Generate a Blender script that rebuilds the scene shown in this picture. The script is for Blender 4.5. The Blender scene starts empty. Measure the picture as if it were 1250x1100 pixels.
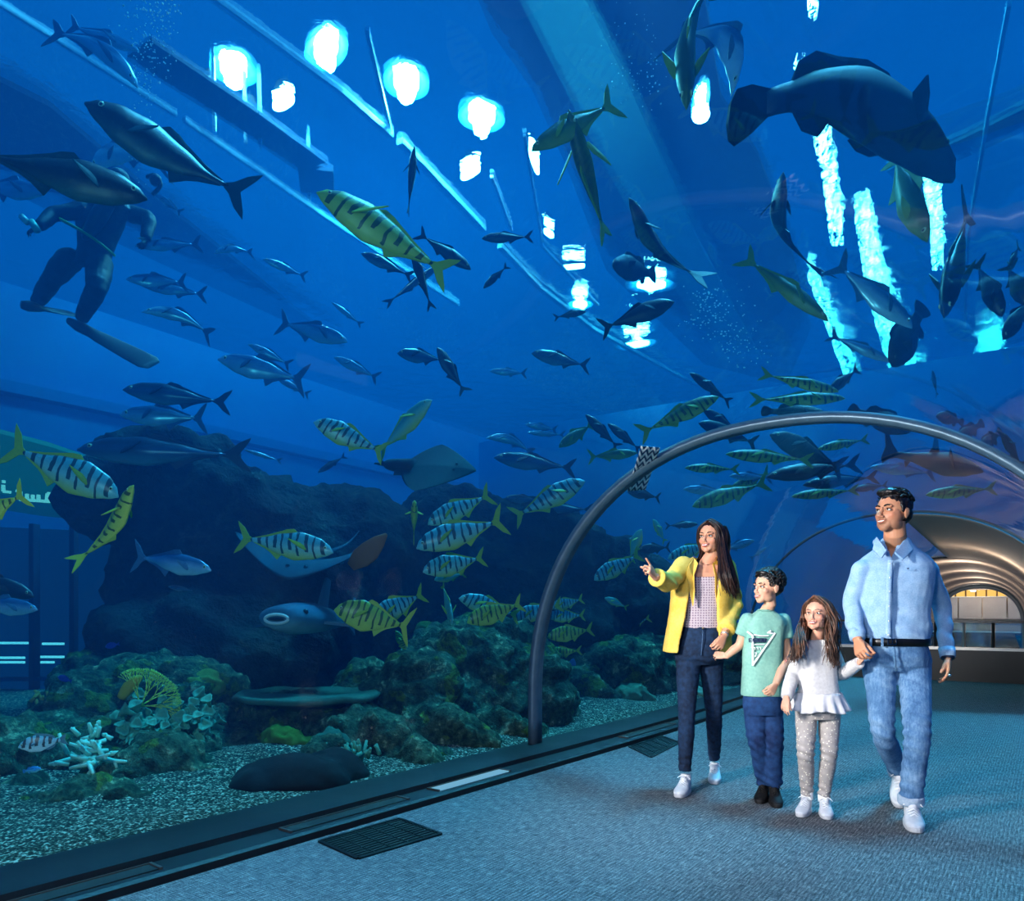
import bpy, bmesh, math, random
import numpy as np
from mathutils import Vector, Matrix, noise as mnoise
C = bpy.context.scene.collection
SC = bpy.context.scene
PI = math.pi
rnd = random.Random(7)
# ------------------------------------------------------------------ frame
F = 900.0; CX = 625.0; HY = 744.0; CAMZ = 1.15
def P(u, v, Y):
    "point seen at photograph pixel (u, v) at forward distance Y"
    return Vector(((u-CX)/F*Y, Y, CAMZ+(HY-v)/F*Y))
def PZ(u, v, z):
    "point seen at pixel (u, v) at height z"
    Y = F*(z-CAMZ)/(HY-v)
    return Vector(((u-CX)/F*Y, Y, z))
# ------------------------------------------------------------------ helpers
def tagp(o, label=None, cat=None, group=None, kind=None):
    if label: o['label'] = label
    if cat: o['category'] = cat
    if group: o['group'] = group
    if kind: o['kind'] = kind
    return o
def empty(name, loc=(0, 0, 0), label=None, cat=None, group=None):
    o = bpy.data.objects.new(name, None); C.objects.link(o); o.location = loc
    o.empty_display_size = .1
    return tagp(o, label, cat, group)
def mesh(name, verts, faces, mat, parent=None, smooth=True, local=True):
    """verts in world space; when parented to an Empty they are moved into its frame"""
    me = bpy.data.meshes.new(name)
    if isinstance(verts, np.ndarray): verts = verts.tolist()
    if parent is not None and local:
        m = parent.matrix_world if parent.parent is None and parent.rotation_euler[2] == 0 and False else None
        off = world_loc(parent)
        verts = [(v[0]-off[0], v[1]-off[1], v[2]-off[2]) for v in verts]
    me.from_pydata([tuple(v) for v in verts], [], [tuple(f) for f in faces]); me.update()
    if smooth: me.polygons.foreach_set('use_smooth', [True]*len(me.polygons))
    o = bpy.data.objects.new(name, me); C.objects.link(o)
    for m in (mat if isinstance(mat, (list, tuple)) else [mat]): me.materials.append(m)
    if parent is not None: o.parent = parent
    return o
def world_loc(o):
    p = Vector(o.location)
    while o.parent is not None:
        o = o.parent; p = p+Vector(o.location)
    return p
class MB:
    def __init__(s): s.v = []; s.f = []
    def add(s, v, f):
        n = len(s.v); s.v += [tuple(p) for p in v]; s.f += [tuple(i+n for i in q) for q in f]; return s
    def box(s, c, h, ax=None):
        c = Vector(c); ax = ax or (Vector((1, 0, 0)), Vector((0, 1, 0)), Vector((0, 0, 1)))
        v = [c+ax[0]*(h[0]*i)+ax[1]*(h[1]*j)+ax[2]*(h[2]*k) for i in (-1, 1) for j in (-1, 1) for k in (-1, 1)]
        return s.add(v, [(0, 1, 3, 2), (4, 6, 7, 5), (0, 4, 5, 1), (2, 3, 7, 6), (0, 2, 6, 4), (1, 5, 7, 3)])
    def bar(s, a, b, w, h, up=(0, 0, 1)):
        a = Vector(a); b = Vector(b); d = (b-a); L = d.length; d.normalize()
        r = d.cross(Vector(up))
        if r.length < 1e-4: r = d.cross(Vector((1, 0, 0)))
        r.normalize(); u = r.cross(d)
        return s.box((a+b)/2, (L/2, w/2, h/2), (d, r, u))
    def tube(s, pts, rad, n=10, cap=True):
        v, f = loft_path(pts, rad, n, cap); return s.add(v, f)
    def ell(s, c, r, ax=None, nu=16, nv=10):
        v, f = ellipsoid(c, r, ax, nu, nv); return s.add(v, f)
    def build(s, name, mat, parent=None, smooth=False, **k):
        o = mesh(name, s.v, s.f, mat, parent, smooth)
        return tagp(o, **k) if k else o
def ellipsoid(c, r, ax=None, nu=16, nv=10):
    c = Vector(c); ax = ax or (Vector((1, 0, 0)), Vector((0, 1, 0)), Vector((0, 0, 1)))
    v = [c+ax[2]*r[2]]; f = []
    for i in range(1, nv):
        th = PI*i/nv
        for j in range(nu):
            ph = 2*PI*j/nu
            v.append(c+ax[0]*(r[0]*math.sin(th)*math.cos(ph))+ax[1]*(r[1]*math.sin(th)*math.sin(ph))+ax[2]*(r[2]*math.cos(th)))
    v.append(c-ax[2]*r[2]); n = len(v)-1
    for j in range(nu):
        f.append((0, 1+j, 1+(j+1) % nu)); f.append((n, n-nu+(j+1) % nu, n-nu+j))
    for i in range(nv-2):
        for j in range(nu):
            a = 1+i*nu+j; b = 1+i*nu+(j+1) % nu
            f.append((a, a+nu, b+nu, b))
    return v, f
def loft(secs, n=16, cap=True, power=2.0):
    """secs: list of (centre, vecA, vecB) half-axis vectors -> closed tube"""
    v = []; f = []
    for c, A, B in secs:
        for j in range(n):
            a = 2*PI*j/n; ca, sa = math.cos(a), math.sin(a)
            if power != 2.0:
                k = (abs(ca)**power+abs(sa)**power)**(-1/power); ca *= k; sa *= k
            v.append(Vector(c)+A*ca+B*sa)
    for i in range(len(secs)-1):
        for j in range(n):
            a = i*n+j; b = i*n+(j+1) % n
            f.append((a, b, b+n, a+n))
    if cap:
        f.append(tuple(range(n-1, -1, -1))); k = (len(secs)-1)*n; f.append(tuple(range(k, k+n)))
    return v, f
def loft_path(pts, rad, n=10, cap=True, up=None):
    """round tube; rad may be a number, a list of numbers or of (ra, rb) pairs"""
    pts = [Vector(p) for p in pts]; m = len(pts)
    if not isinstance(rad, (list, tuple)): rad = [rad]*m
    secs = []; ref = Vector(up) if up is not None else Vector((.13, .21, 1)).normalized()
    A0 = None
    for i, p in enumerate(pts):
        d = (pts[min(i+1, m-1)]-pts[max(i-1, 0)]).normalized()
        if A0 is None or up is not None:
            A = d.cross(ref)
            if A.length < 1e-3: A = d.cross(Vector((1, 0, 0)))
        else: A = A0-d*A0.dot(d)
        A.normalize(); A0 = A; B = d.cross(A)
        r = rad[i]; ra, rb = (r, r) if not isinstance(r, (list, tuple)) else r
        secs.append((p, A*ra, B*rb))
    return loft(secs, n, cap)
def smooth_path(pts, k=4):
    "Catmull-Rom through pts"
    pts = [Vector(p) for p in pts]; out = []
    for i in range(len(pts)-1):
        p0 = pts[max(i-1, 0)]; p1 = pts[i]; p2 = pts[i+1]; p3 = pts[min(i+2, len(pts)-1)]
        for j in range(k):
            t = j/k
            out.append(.5*((2*p1)+(p2-p0)*t+(2*p0-5*p1+4*p2-p3)*t*t+(3*p1-p0-3*p2+p3)*t**3))
    out.append(pts[-1]); return out
def lerp_list(vals, k):
    out = []
    for i in range(len(vals)-1):
        for j in range(k): out.append(vals[i]+(vals[i+1]-vals[i])*j/k)
    return out+[vals[-1]]
def extrude_poly(poly, vec):
    "closed prism from a planar polygon"
    n = len(poly); v = [Vector(p) for p in poly]+[Vector(p)+Vector(vec) for p in poly]
    f = [tuple(range(n-1, -1, -1)), tuple(range(n, 2*n))]+[(i, (i+1) % n, n+(i+1) % n, n+i) for i in range(n)]
    return v, f
def voxel(v, f, size, smooth_it=2):
    "union of overlapping closed shells -> one surface; returns numpy verts, faces"
    me = bpy.data.meshes.new('tmp'); me.from_pydata([tuple(p) for p in v], [], f); me.update()
    bm = bmesh.new(); bm.from_mesh(me); bmesh.ops.recalc_face_normals(bm, faces=bm.faces)
    bm.to_mesh(me); bm.free()
    o = bpy.data.objects.new('tmp', me); C.objects.link(o)
    m = o.modifiers.new('r', 'REMESH'); m.mode = 'VOXEL'; m.voxel_size = size; m.use_smooth_shade = True
    if smooth_it:
        s = o.modifiers.new('s', 'SMOOTH'); s.iterations = smooth_it; s.factor = .5
    dg = bpy.context.evaluated_depsgraph_get(); ev = o.evaluated_get(dg); m2 = ev.to_mesh()
    V = np.empty(len(m2.vertices)*3); m2.vertices.foreach_get('co', V); V = V.reshape(-1, 3)
    Fc = [tuple(p.vertices) for p in m2.polygons]
    N = np.empty(len(m2.vertices)*3); m2.vertices.foreach_get('normal', N); N = N.reshape(-1, 3)
    ev.to_mesh_clear(); bpy.data.objects.remove(o); bpy.data.meshes.remove(me)
    return V, Fc, N
def fbm(V, scale, seed=0.0, octs=3):
    "noise per vertex, about -1..1"
    out = np.zeros(len(V))
    for i, p in enumerate(V):
        q = Vector(((p[0]+seed)*scale, (p[1]-seed)*scale, (p[2]+seed*.5)*scale)); a = 1; s = 0
        for k in range(octs):
            s += a*mnoise.noise(q); q = q*2.03; a *= .5
        out[i] = s
    return out
# ------------------------------------------------------------------ materials
def srgb(h):
    if isinstance(h, str):
        h = [int(h[i:i+2], 16)/255 for i in (0, 2, 4)]
    return tuple((c/12.92 if c <= .04045 else ((c+.055)/1.055)**2.4) for c in h)+(1,)
class NT:
    def __init__(s, name):
        s.m = bpy.data.materials.new(name); s.m.use_nodes = True; s.t = s.m.node_tree; s.t.nodes.clear()
        s.out = s.n('ShaderNodeOutputMaterial')
    def n(s, typ, **k):
        x = s.t.nodes.new(typ)
        for a, b in k.items():
            if a.startswith('i_'): x.inputs[a[2:].replace('_', ' ')].default_value = b
            else: setattr(x, a, b)
        return x
    def l(s, a, b): s.t.links.new(a, b)
    def val(s, x, sock):
        if hasattr(x, 'is_linked'): s.l(x, sock)
        else: sock.default_value = x
    def math(s, op, a, b=0.0, c=None, clamp=False):
        x = s.n('ShaderNodeMath', operation=op, use_clamp=clamp); s.val(a, x.inputs[0]); s.val(b, x.inputs[1])
        if c is not None: s.val(c, x.inputs[2])
        return x.outputs[0]
    def mix(s, f, a, b, bl='MIX'):
        x = s.n('ShaderNodeMix', data_type='RGBA', blend_type=bl); s.val(f, x.inputs[0]); s.val(a, x.inputs[6]); s.val(b, x.inputs[7])
        return x.outputs[2]
    def ramp(s, fac, stops, interp='LINEAR'):
        x = s.n('ShaderNodeValToRGB'); x.color_ramp.interpolation = interp; e = x.color_ramp.elements
        while len(e) < len(stops): e.new(.5)
        for i, (p, c) in enumerate(stops): e[i].position = p; e[i].color = c if not isinstance(c, (int, float)) else (c, c, c, 1)
        s.val(fac, x.inputs[0]); return x.outputs[0]
    def coord(s, kind='Object'): return s.n('ShaderNodeTexCoord').outputs[kind]
    def mapping(s, vec, sc=(1, 1, 1), rot=(0, 0, 0), loc=(0, 0, 0)):
        x = s.n('ShaderNodeMapping'); s.l(vec, x.inputs[0]); x.inputs[1].default_value = loc; x.inputs[2].default_value = rot; x.inputs[3].default_value = sc
        return x.outputs[0]
    def noise(s, vec, scale, detail=3, rough=.5, dist=0):
        x = s.n('ShaderNodeTexNoise'); s.l(vec, x.inputs['Vector']); x.inputs['Scale'].default_value = scale
        x.inputs['Detail'].default_value = detail; x.inputs['Roughness'].default_value = rough; x.inputs['Distortion'].default_value = dist
        return x.outputs[0]
    def sep(s, vec):
        x = s.n('ShaderNodeSeparateXYZ'); s.l(vec, x.inputs[0]); return x.outputs
    def bump(s, h, strength=.3, dist=.01):
        x = s.n('ShaderNodeBump'); x.inputs['Strength'].default_value = strength; x.inputs['Distance'].default_value = dist; s.l(h, x.inputs['Height']); return x.outputs[0]
    def bsdf(s, col, rough=.6, spec=.4, metal=0, normal=None, **k):
        x = s.n('ShaderNodeBsdfPrincipled'); s.val(col, x.inputs['Base Color']); s.val(rough, x.inputs['Roughness'])
        x.inputs['Specular IOR Level'].default_value = spec; x.inputs['Metallic'].default_value = metal
        if normal is not None: s.l(normal, x.inputs['Normal'])
        for a, b in k.items(): s.val(b, x.inputs[a.replace('_', ' ')])
        s.l(x.outputs[0], s.out.inputs[0]); return x
def plain(name, col, rough=.6, spec=.4, metal=0, nz=0, nscale=30, **k):
    t = NT(name); c = srgb(col) if isinstance(col, str) else col
    if nz:
        h = t.noise(t.coord(), nscale, 4)
        cc = t.mix(t.math('MULTIPLY', h, nz), c, (c[0]*.45, c[1]*.45, c[2]*.45, 1))
        t.bsdf(cc, rough, spec, metal, t.bump(h, .25, .004), **k)
    else: t.bsdf(c, rough, spec, metal, **k)
    return t.m
def emis(name, col, strength):
    t = NT(name); e = t.n('ShaderNodeEmission'); e.inputs[0].default_value = srgb(col) if isinstance(col, str) else col; e.inputs[1].default_value = strength
    t.l(e.outputs[0], t.out.inputs[0]); return t.m
# ------------------------------------------------------------------ camera and view
cam = bpy.data.objects.new('camera', bpy.data.cameras.new('camera')); C.objects.link(cam)
cam.location = (0, 0, CAMZ); cam.rotation_euler = (PI/2, 0, 0)
cam.data.sensor_fit = 'HORIZONTAL'; cam.data.sensor_width = 36; cam.data.lens = F/1250*36
cam.data.shift_y = (HY-550)/1250; cam.data.clip_start = .02; cam.data.clip_end = 300
SC.camera = cam
SC.view_settings.view_transform = 'Standard'; SC.view_settings.look = 'None'
SC.view_settings.gamma = 1; SC.view_settings.use_curve_mapping = False; SC.view_settings.exposure = 0
# ------------------------------------------------------------------ tunnel frame (t along the walkway, s to the right of its centre line)
TH0 = math.radians(38.0); TH1 = math.radians(33.8)
def heading(t):
    k = min(max((t-5.0)/3.5, 0), 1); k = k*k*(3-2*k); return TH0+(TH1-TH0)*k
_cl = {}; _x, _y = -1.6*math.cos(TH0), 1.6*math.sin(TH0); _st = .05
for i in range(0, 1000):
    _cl[i] = (_x, _y); h_ = heading((i+.5)*_st); _x += math.sin(h_)*_st; _y += math.cos(h_)*_st
def T(t, s, z=0):
    h = heading(t)
    if t < 0: x = _cl[0][0]+math.sin(TH0)*t; y = _cl[0][1]+math.cos(TH0)*t
    else:
        i = min(int(t/_st), 998); k = t/_st-i; a = _cl[i]; b = _cl[i+1]; x = a[0]+(b[0]-a[0])*k; y = a[1]+(b[1]-a[1])*k
    return Vector((x+math.cos(h)*s, y-math.sin(h)*s, z))
def TS(p):
    "world point -> (t, s)"
    best = None; t = 0
    lo, hi = -12.0, 48.0
    for _ in range(40):
        t = (lo+hi)/2; q = T(t, 0); h = heading(t)
        if (p[0]-q[0])*math.sin(h)+(p[1]-q[1])*math.cos(h) > 0: lo = t
        else: hi = t
    q = T(t, 0); h = heading(t)
    return t, (p[0]-q[0])*math.cos(h)-(p[1]-q[1])*math.sin(h)
HW, ZB, ZS, ZA, NP = 1.88, .08, .45, 2.345, 2.2
def arch(n=36, off=0.0):
    "profile points (s, z) from left base over the crown to the right base"
    pts = [(-HW-off, ZB), (-HW-off, .27)]
    for i in range(n+1):
        a = PI-PI*i/n; ca, sa = math.cos(a), math.sin(a); k = (abs(ca)**NP+abs(sa)**NP)**(-1/NP)
        pts.append(((HW+off)*ca*k, ZS+(ZA-ZS+off)*sa*k))
    return pts+[(HW+off, .27), (HW+off, ZB)]
def inside(p):
    t, s = TS(p); z = p[2]
    if abs(s) >= HW: return False
    if z <= ZS: return True
    return (abs(s)/HW)**NP+(max(z-ZS, 0)/(ZA-ZS))**NP < 1
def glassY(u, v):
    "forward distance at which the view ray leaves the tunnel"
    Y = .3
    while Y < 40:
        if not inside(P(u, v, Y)): return Y
        Y += .05
    return Y
def sweep(profile, ts, close=False):
    v = []; f = []; n = len(profile)
    for t in ts:
        for s, z in profile: v.append(T(t, s, z))
    for i in range(len(ts)-1):
        for j in range(n if close else n-1):
            a = i*n+j; b = i*n+(j+1) % n
            f.append((a, b, b+n, a+n))
    if close:
        f.append(tuple(range(n-1, -1, -1))); k = (len(ts)-1)*n; f.append(tuple(range(k, k+n)))
    return v, f
def frange(a, b, st):
    n = max(1, int(round((b-a)/st))); return [a+(b-a)*i/n for i in range(n+1)]
# ================================================================== water, acrylic, tank shell
SURF = 7.0; TEND = 19.5
t = NT('tank_water')
sca = t.n('ShaderNodeVolumeScatter'); sca.inputs['Color'].default_value = (.01, .30, 1, 1); sca.inputs['Density'].default_value = .036; sca.inputs['Anisotropy'].default_value = .2
ab = t.n('ShaderNodeVolumeAbsorption'); ab.inputs['Color'].default_value = (.0, .76, .86, 1); ab.inputs['Density'].default_value = .26
ad = t.n('ShaderNodeAddShader'); t.l(sca.outputs[0], ad.inputs[0]); t.l(ab.outputs[0], ad.inputs[1]); t.l(ad.outputs[0], t.out.inputs['Volume'])
M_WATER = t.m; M_WATER.volume_intersection_method = 'FAST' if hasattr(M_WATER, 'volume_intersection_method') else None
inner = arch(24, .045)
prof = [(-13.5, -.3), (-13.5, SURF), (12, SURF), (12, -.3), (HW+.045, -.3)]+list(reversed(inner))+[(-HW-.045, -.3)]
v, f = sweep(list(reversed(prof)), [-9, -5, -2, 0, 2, 4]+frange(5, 9, .5)+[12, 15, TEND], close=True)
water = mesh('tank_water', v, f, M_WATER, smooth=False)
bm = bmesh.new(); bm.from_mesh(water.data); bmesh.ops.triangulate(bm, faces=[x for x in bm.faces if len(x.verts) > 4]); bmesh.ops.recalc_face_normals(bm, faces=bm.faces); bm.to_mesh(water.data); bm.free()
tagp(water, 'blue sea water filling the tank around the tunnel', 'water', kind='stuff')
# acrylic
t = NT('acrylic')
tr = t.n('ShaderNodeBsdfTransparent'); tr.inputs[0].default_value = (.96, .985, 1, 1)
gl = t.n('ShaderNodeBsdfGlossy'); gl.inputs['Roughness'].default_value = .02; gl.inputs[0].default_value = (1, 1, 1, 1)
nz = t.noise(t.coord(), 1.6, 2); t.l(t.bump(nz, .12, .02), gl.inputs['Normal'])
ge = t.n('ShaderNodeNewGeometry'); dp = t.n('ShaderNodeVectorMath', operation='DOT_PRODUCT'); t.l(ge.outputs['Normal'], dp.inputs[0]); t.l(ge.outputs['Incoming'], dp.inputs[1])
fr = t.math('MULTIPLY_ADD', t.math('POWER', t.math('SUBTRACT', 1.0, t.math('ABSOLUTE', dp.outputs['Value'])), 5.0), .6, .018)
mx = t.n('ShaderNodeMixShader'); t.l(fr, mx.inputs[0]); t.l(tr.outputs[0], mx.inputs[1]); t.l(gl.outputs[0], mx.inputs[2]); t.l(mx.outputs[0], t.out.inputs[0])
M_ACR = t.m
for k, (a, b) in enumerate([(-3.5, 4.70), (4.82, 10.18), (10.22, TEND)]):
    pr = arch(48, 0)
    v, f = sweep(pr, frange(a, b, .25))
    o = mesh('window_%d' % (k+1), v, f, M_ACR); tagp(o, kind='structure')
# ================================================================== room shell
def carpet():
    t = NT('carpet'); co = t.coord()
    m = t.mapping(co, rot=(0, 0, math.radians(36)))
    a = t.noise(t.mapping(m, sc=(160, 14, 1)), 1, 3, .6); b = t.noise(t.mapping(m, sc=(14, 150, 1)), 1, 3, .6)
    c = t.noise(m, 160, 2); big = t.noise(m, .8, 2)
    w = t.n('ShaderNodeTexWave'); w.bands_direction = 'X'; w.inputs['Scale'].default_value = 17; w.inputs['Distortion'].default_value = 1.5; w.inputs['Detail'].default_value = 1; t.l(m, w.inputs[0])
    h = t.math('ADD', t.math('ADD', t.math('MULTIPLY', a, .45), t.math('MULTIPLY', b, .35)), t.math('ADD', t.math('MULTIPLY', c, .3), t.math('MULTIPLY', w.outputs[0], .05)))
    col = t.ramp(h, [(.42, srgb('1c1f21')), (.53, srgb('3e4143')), (.62, srgb('6c6d6d')), (.72, srgb('9c9b98'))])
    col = t.mix(t.math('MULTIPLY', big, .35), col, srgb('54606a'))
    t.bsdf(col, .95, .1, 0, t.bump(h, .5, .006)); return t.m
M_CARPET = carpet()
v, f = sweep([(-1.45, 0), (-1.45, -.06), (1.45, -.06), (1.45, 0)], [-3.5, 0, 2, 4]+frange(5, 9, .5)+[14, 20, 30, 44], close=True)
f = [tuple(reversed(q)) for q in f]
floor = mesh('floor', v, f, M_CARPET, smooth=False); tagp(floor, kind='structure')
t = NT('dark_ledge_metal'); co = t.coord(); n_ = t.noise(co, 3, 4)
t.bsdf(t.mix(n_, srgb('05080d'), srgb('10161e')), t.math('MULTIPLY_ADD', n_, .2, .5), .25); M_LEDGE = t.m
M_TRIM = plain('brushed_trim', '6a655f', .35, .5, .8); M_SLOT = plain('vent_black', '050608', .7)
TL = [-3.5, 0, 2, 4]+frange(5, 9, .5)+[12, 16, TEND]
for side, sg in (('left', -1), ('right', 1)):
    prof_ = [(sg*1.45, -.05), (sg*1.45, .035), (sg*1.47, .045), (sg*1.62, .045), (sg*1.625, .075), (sg*1.97, .08), (sg*1.97, -.05)]
    v, f = sweep(prof_, TL, close=True)
    o = mesh('baseboard_%s' % side, v, f, M_LEDGE, smooth=False); tagp(o, kind='structure')
# up-light slots and joint strips let into the left ledge
M_LEDG_GLOW = emis('slot_light', '7fc4e8', .75)
def ledge_slot(t0, t1, glow, label):
    r = empty('ledge_vent', T((t0+t1)/2, -1.54, .047), label, 'vent', 'slots let into the ledge')
    mb = MB(); a, b = T(t0, -1.60, .047), T(t1, -1.60, .047); c, d = T(t1, -1.50, .047), T(t0, -1.50, .047)
    mb.bar(T(t0, -1.55, .047), T(t1, -1.55, .047), .085, .006); mb.build('slot', M_SLOT if not glow else M_LEDG_GLOW, r)
    for (p, q) in ((T(t0, -1.60, .05), T(t0, -1.50, .05)), (T(t1, -1.60, .05), T(t1, -1.50, .05))):
        m = MB(); m.bar(p, q, .014, .012); m.build('end_strip', M_TRIM, r)
    m = MB(); m.bar(T(t0, -1.60, .05), T(t1, -1.60, .05), .008, .008); m.build('edge_strip', M_TRIM, r)
ledge_slot(.75, 1.55, False, 'dark slot in the ledge nearest the bottom left corner of the picture')
ledge_slot(2.2, 3.0, False, 'dark slot in the ledge in front of the dark round boulder')
ledge_slot(3.25, 3.95, True, 'glowing pale blue light slot in the ledge left of the arch foot')
ledge_slot(5.6, 6.6, False, 'dark slot in the ledge beyond the arch foot beside the woman')
# floor vents
def floor_vent(c0, c1, c2, c3, label):
    "four corners on the floor"
    q = [PZ(*c, .0) for c in (c0, c1, c2, c3)]; ctr = sum(q, Vector())/4
    r = empty('floor_vent', ctr, label, 'vent')
    up = Vector((0, 0, 1)); m = MB(); e = .004
    v_, f_ = extrude_poly([p+Vector((0, 0, .001)) for p in q], (0, 0, .003)); m.add(v_, f_); m.build('backing', M_SLOT, r)
    fm = MB()
    for i in range(4): fm.bar(q[i]+up*e, q[(i+1) % 4]+up*e, .02, .008)
    fm.build('frame', M_VENT, r)
    g = MB()
    for k in range(1, 12):
        a = q[0]+(q[3]-q[0])*k/12; b = q[1]+(q[2]-q[1])*k/12; g.bar(a+up*.005, b+up*.005, .006, .006)
    for k in range(1, 5):
        a = q[0]+(q[1]-q[0])*k/5; b = q[3]+(q[2]-q[3])*k/5; g.bar(a+up*.005, b+up*.005, .006, .006)
    g.build('grille', M_VENT, r)
M_VENT = plain('vent_steel', '12181d', .4, .4, .6)
floor_vent((390, 1028), (487, 1000), (538, 1019), (437, 1049), 'black square grille let into the carpet nearest the camera')
floor_vent((768, 912), (808, 899), (830, 907), (795, 925), 'smaller floor grille in the carpet beside the woman')
# ------------------------------------------------------------------ arch ring joining two acrylic segments, thin seams
t = NT('ring_steel'); n_ = t.noise(t.mapping(t.coord(), sc=(3, 3, 3)), 4, 3)
t.bsdf(t.mix(n_, srgb('3a586c'), srgb('567488')), .38, .5, .35); M_RING = t.m
M_SEAM = plain('dark_sealant', '0c1114', .5)
def ring(t0, t1, depth, mat, lab, zb=.08, nm='arch_ring'):
    pin = arch(48, -depth); pout = arch(48, .03)
    pin[0] = (pin[0][0], zb); pin[-1] = (pin[-1][0], zb); n = len(pin); v = []; f = []
    for tt in (t0, t1):
        for s, z in pin: v.append(T(tt, s, z))
        for s, z in pout: v.append(T(tt, s, z))
    def I(k, q, j): return k*2*n+q*n+j
    for j in range(n-1):
        f.append((I(0, 0, j), I(0, 0, j+1), I(1, 0, j+1), I(1, 0, j))); f.append((I(0, 1, j+1), I(0, 1, j), I(1, 1, j), I(1, 1, j+1)))
        f.append((I(0, 0, j+1), I(0, 0, j), I(0, 1, j), I(0, 1, j+1))); f.append((I(1, 0, j), I(1, 0, j+1), I(1, 1, j+1), I(1, 1, j)))
    for j in (0, n-1): f.append((I(0, 0, j), I(1, 0, j), I(1, 1, j), I(0, 1, j)))
    o = mesh(nm, v, f, mat); return tagp(o, lab, 'arch')
r1 = ring(4.70, 4.82, .022, M_RING, 'wide blue grey steel arch ring spanning the walkway in front of the family')
ring(10.192, 10.202, .002, plain('seam_blue', '16324c', .5), 'first thin dark seam arch beyond the man, nearer than the lobby', nm='seam_arch')
# zigzag banner fixed to the glass beside the ring
t = NT('zigzag_print'); uv = t.n('ShaderNodeUVMap').outputs[0]; s_ = t.sep(uv)
zz = t.math('ABSOLUTE', t.math('SUBTRACT', t.math('FRACT', t.math('MULTIPLY', s_[0], 3.0)), .5))
k_ = t.math('FRACT', t.math('ADD', t.math('MULTIPLY', s_[1], 7.0), t.math('MULTIPLY', zz, 1.5)))
col = t.mix(t.math('GREATER_THAN', k_, .48), srgb('0d3a66'), srgb('cdd8de')); t.bsdf(col, .5, .3); M_ZZ = t.m
def zz_banner():
    a, b, c, d = (P(783, 545, glassY(783, 545)-.02), P(806, 547, glassY(806, 547)-.02), P(789, 592, glassY(789, 592)-.02), P(770, 600, glassY(770, 600)-.02))
    # bilinear patch following the curved acrylic
    n = 10; me_v = []; uvs = []
    for i in range(n+1):
        for j in range(n+1):
            U = i/n; V_ = j/n; px = (1-U)*((1-V_)*783+V_*766)+U*((1-V_)*806+V_*788); py = (1-U)*((1-V_)*545+V_*600)+U*((1-V_)*547+V_*598)
            g = glassY(px, py)-.03; me_v.append(P(px, py, g)); uvs.append((U, V_))
    f = [(i*(n+1)+j, i*(n+1)+j+1, (i+1)*(n+1)+j+1, (i+1)*(n+1)+j) for i in range(n) for j in range(n)]
    o = mesh('wall_sticker', me_v, f, M_ZZ, smooth=True); ul = o.data.uv_layers.new(name='UVMap')
    for l in o.data.loops: ul.data[l.index].uv = uvs[l.vertex_index]
    sm = o.modifiers.new('thick', 'SOLIDIFY'); sm.thickness = .006
    tagp(o, 'blue and white zigzag sticker on the glass beside the steel arch ring', 'sticker')
zz_banner()
# ------------------------------------------------------------------ far end: low wall with railing, plaster vault, portal, lobby
M_PLASTER = plain('grey_plaster', 'a89c92', .8, .2, nz=.15, nscale=3)
M_DARK = plain('dark_clad', '1c1713', .4, .5, nz=.3, nscale=5)
v, f = sweep(arch(32, .02), frange(TEND, 43.5, 1.5)); f = [tuple(reversed(q)) for q in f]
o = mesh('ceiling', v, f, M_PLASTER); tagp(o, kind='structure'); o.modifiers.new('s', 'SOLIDIFY').thickness = .1
ring(TEND-.03, TEND+.03, .012, M_SEAM, 'second dark arch where the acrylic meets the grey plaster vault', nm='seam_arch')
v, f = sweep([p for p in arch(48, -.012) if p[0] > -.12], frange(10.22, TEND, .3)); o = mesh('wall_cladding_right', v, f, M_PLASTER); tagp(o, kind='structure'); o.modifiers.new('s', 'SOLIDIFY').thickness = .004
ring(43.0, 43.6, .16, plain('portal_frame', '7d8b93', .5, .4, .2), 'thick grey portal arch around the lit lobby opening', 0, 'portal_arch')
def tq(t0, s0, t1, s1, z0, z1, th=.05):
    m = MB(); a = T(t0, s0, (z0+z1)/2); b = T(t1, s1, (z0+z1)/2); m.bar(a, b, th, z1-z0); return m
tw = 13.75
lw = tq(tw, -1.45, tw, 1.75, 0, .50, .12).build('wall_far', M_DARK); tagp(lw, kind='structure')
rail = empty('glass_railing', T(tw, 0, .5), 'glass panelled railing with pale posts on the dark low wall behind the man', 'railing')
M_POST = plain('railing_steel', 'c9c3ba', .3, .5, .7)
t = NT('railing_glass'); a_ = t.n('ShaderNodeBsdfTransparent'); a_.inputs[0].default_value = (.75, .9, .9, 1); b_ = t.n('ShaderNodeBsdfGlossy'); b_.inputs[1].default_value = .05
x_ = t.n('ShaderNodeMixShader'); x_.inputs[0].default_value = .18; t.l(a_.outputs[0], x_.inputs[1]); t.l(b_.outputs[0], x_.inputs[2]); t.l(x_.outputs[0], t.out.inputs[0]); M_RGL = t.m
tq(tw, -1.45, tw, 1.75, .94, .975, .06).build('top_rail', plain('rail_dark', '2a2522', .3), rail)
tq(tw, -1.45, tw, 1.75, .50, .545, .07).build('bottom_rail', M_POST, rail)
for k in range(9):
    s = -1.43+k*.395; m = MB(); m.bar(T(tw, s, .52), T(tw, s, .95), .035, .03, up=(1, 0, 0)); m.build('post', M_POST if k % 2 else plain('post_dark', '2a2622', .4), rail)
    if k < 8: tq(tw, s+.03, tw, s+.365, .56, .93, .012).build('glass_panel', M_RGL, rail)
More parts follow.
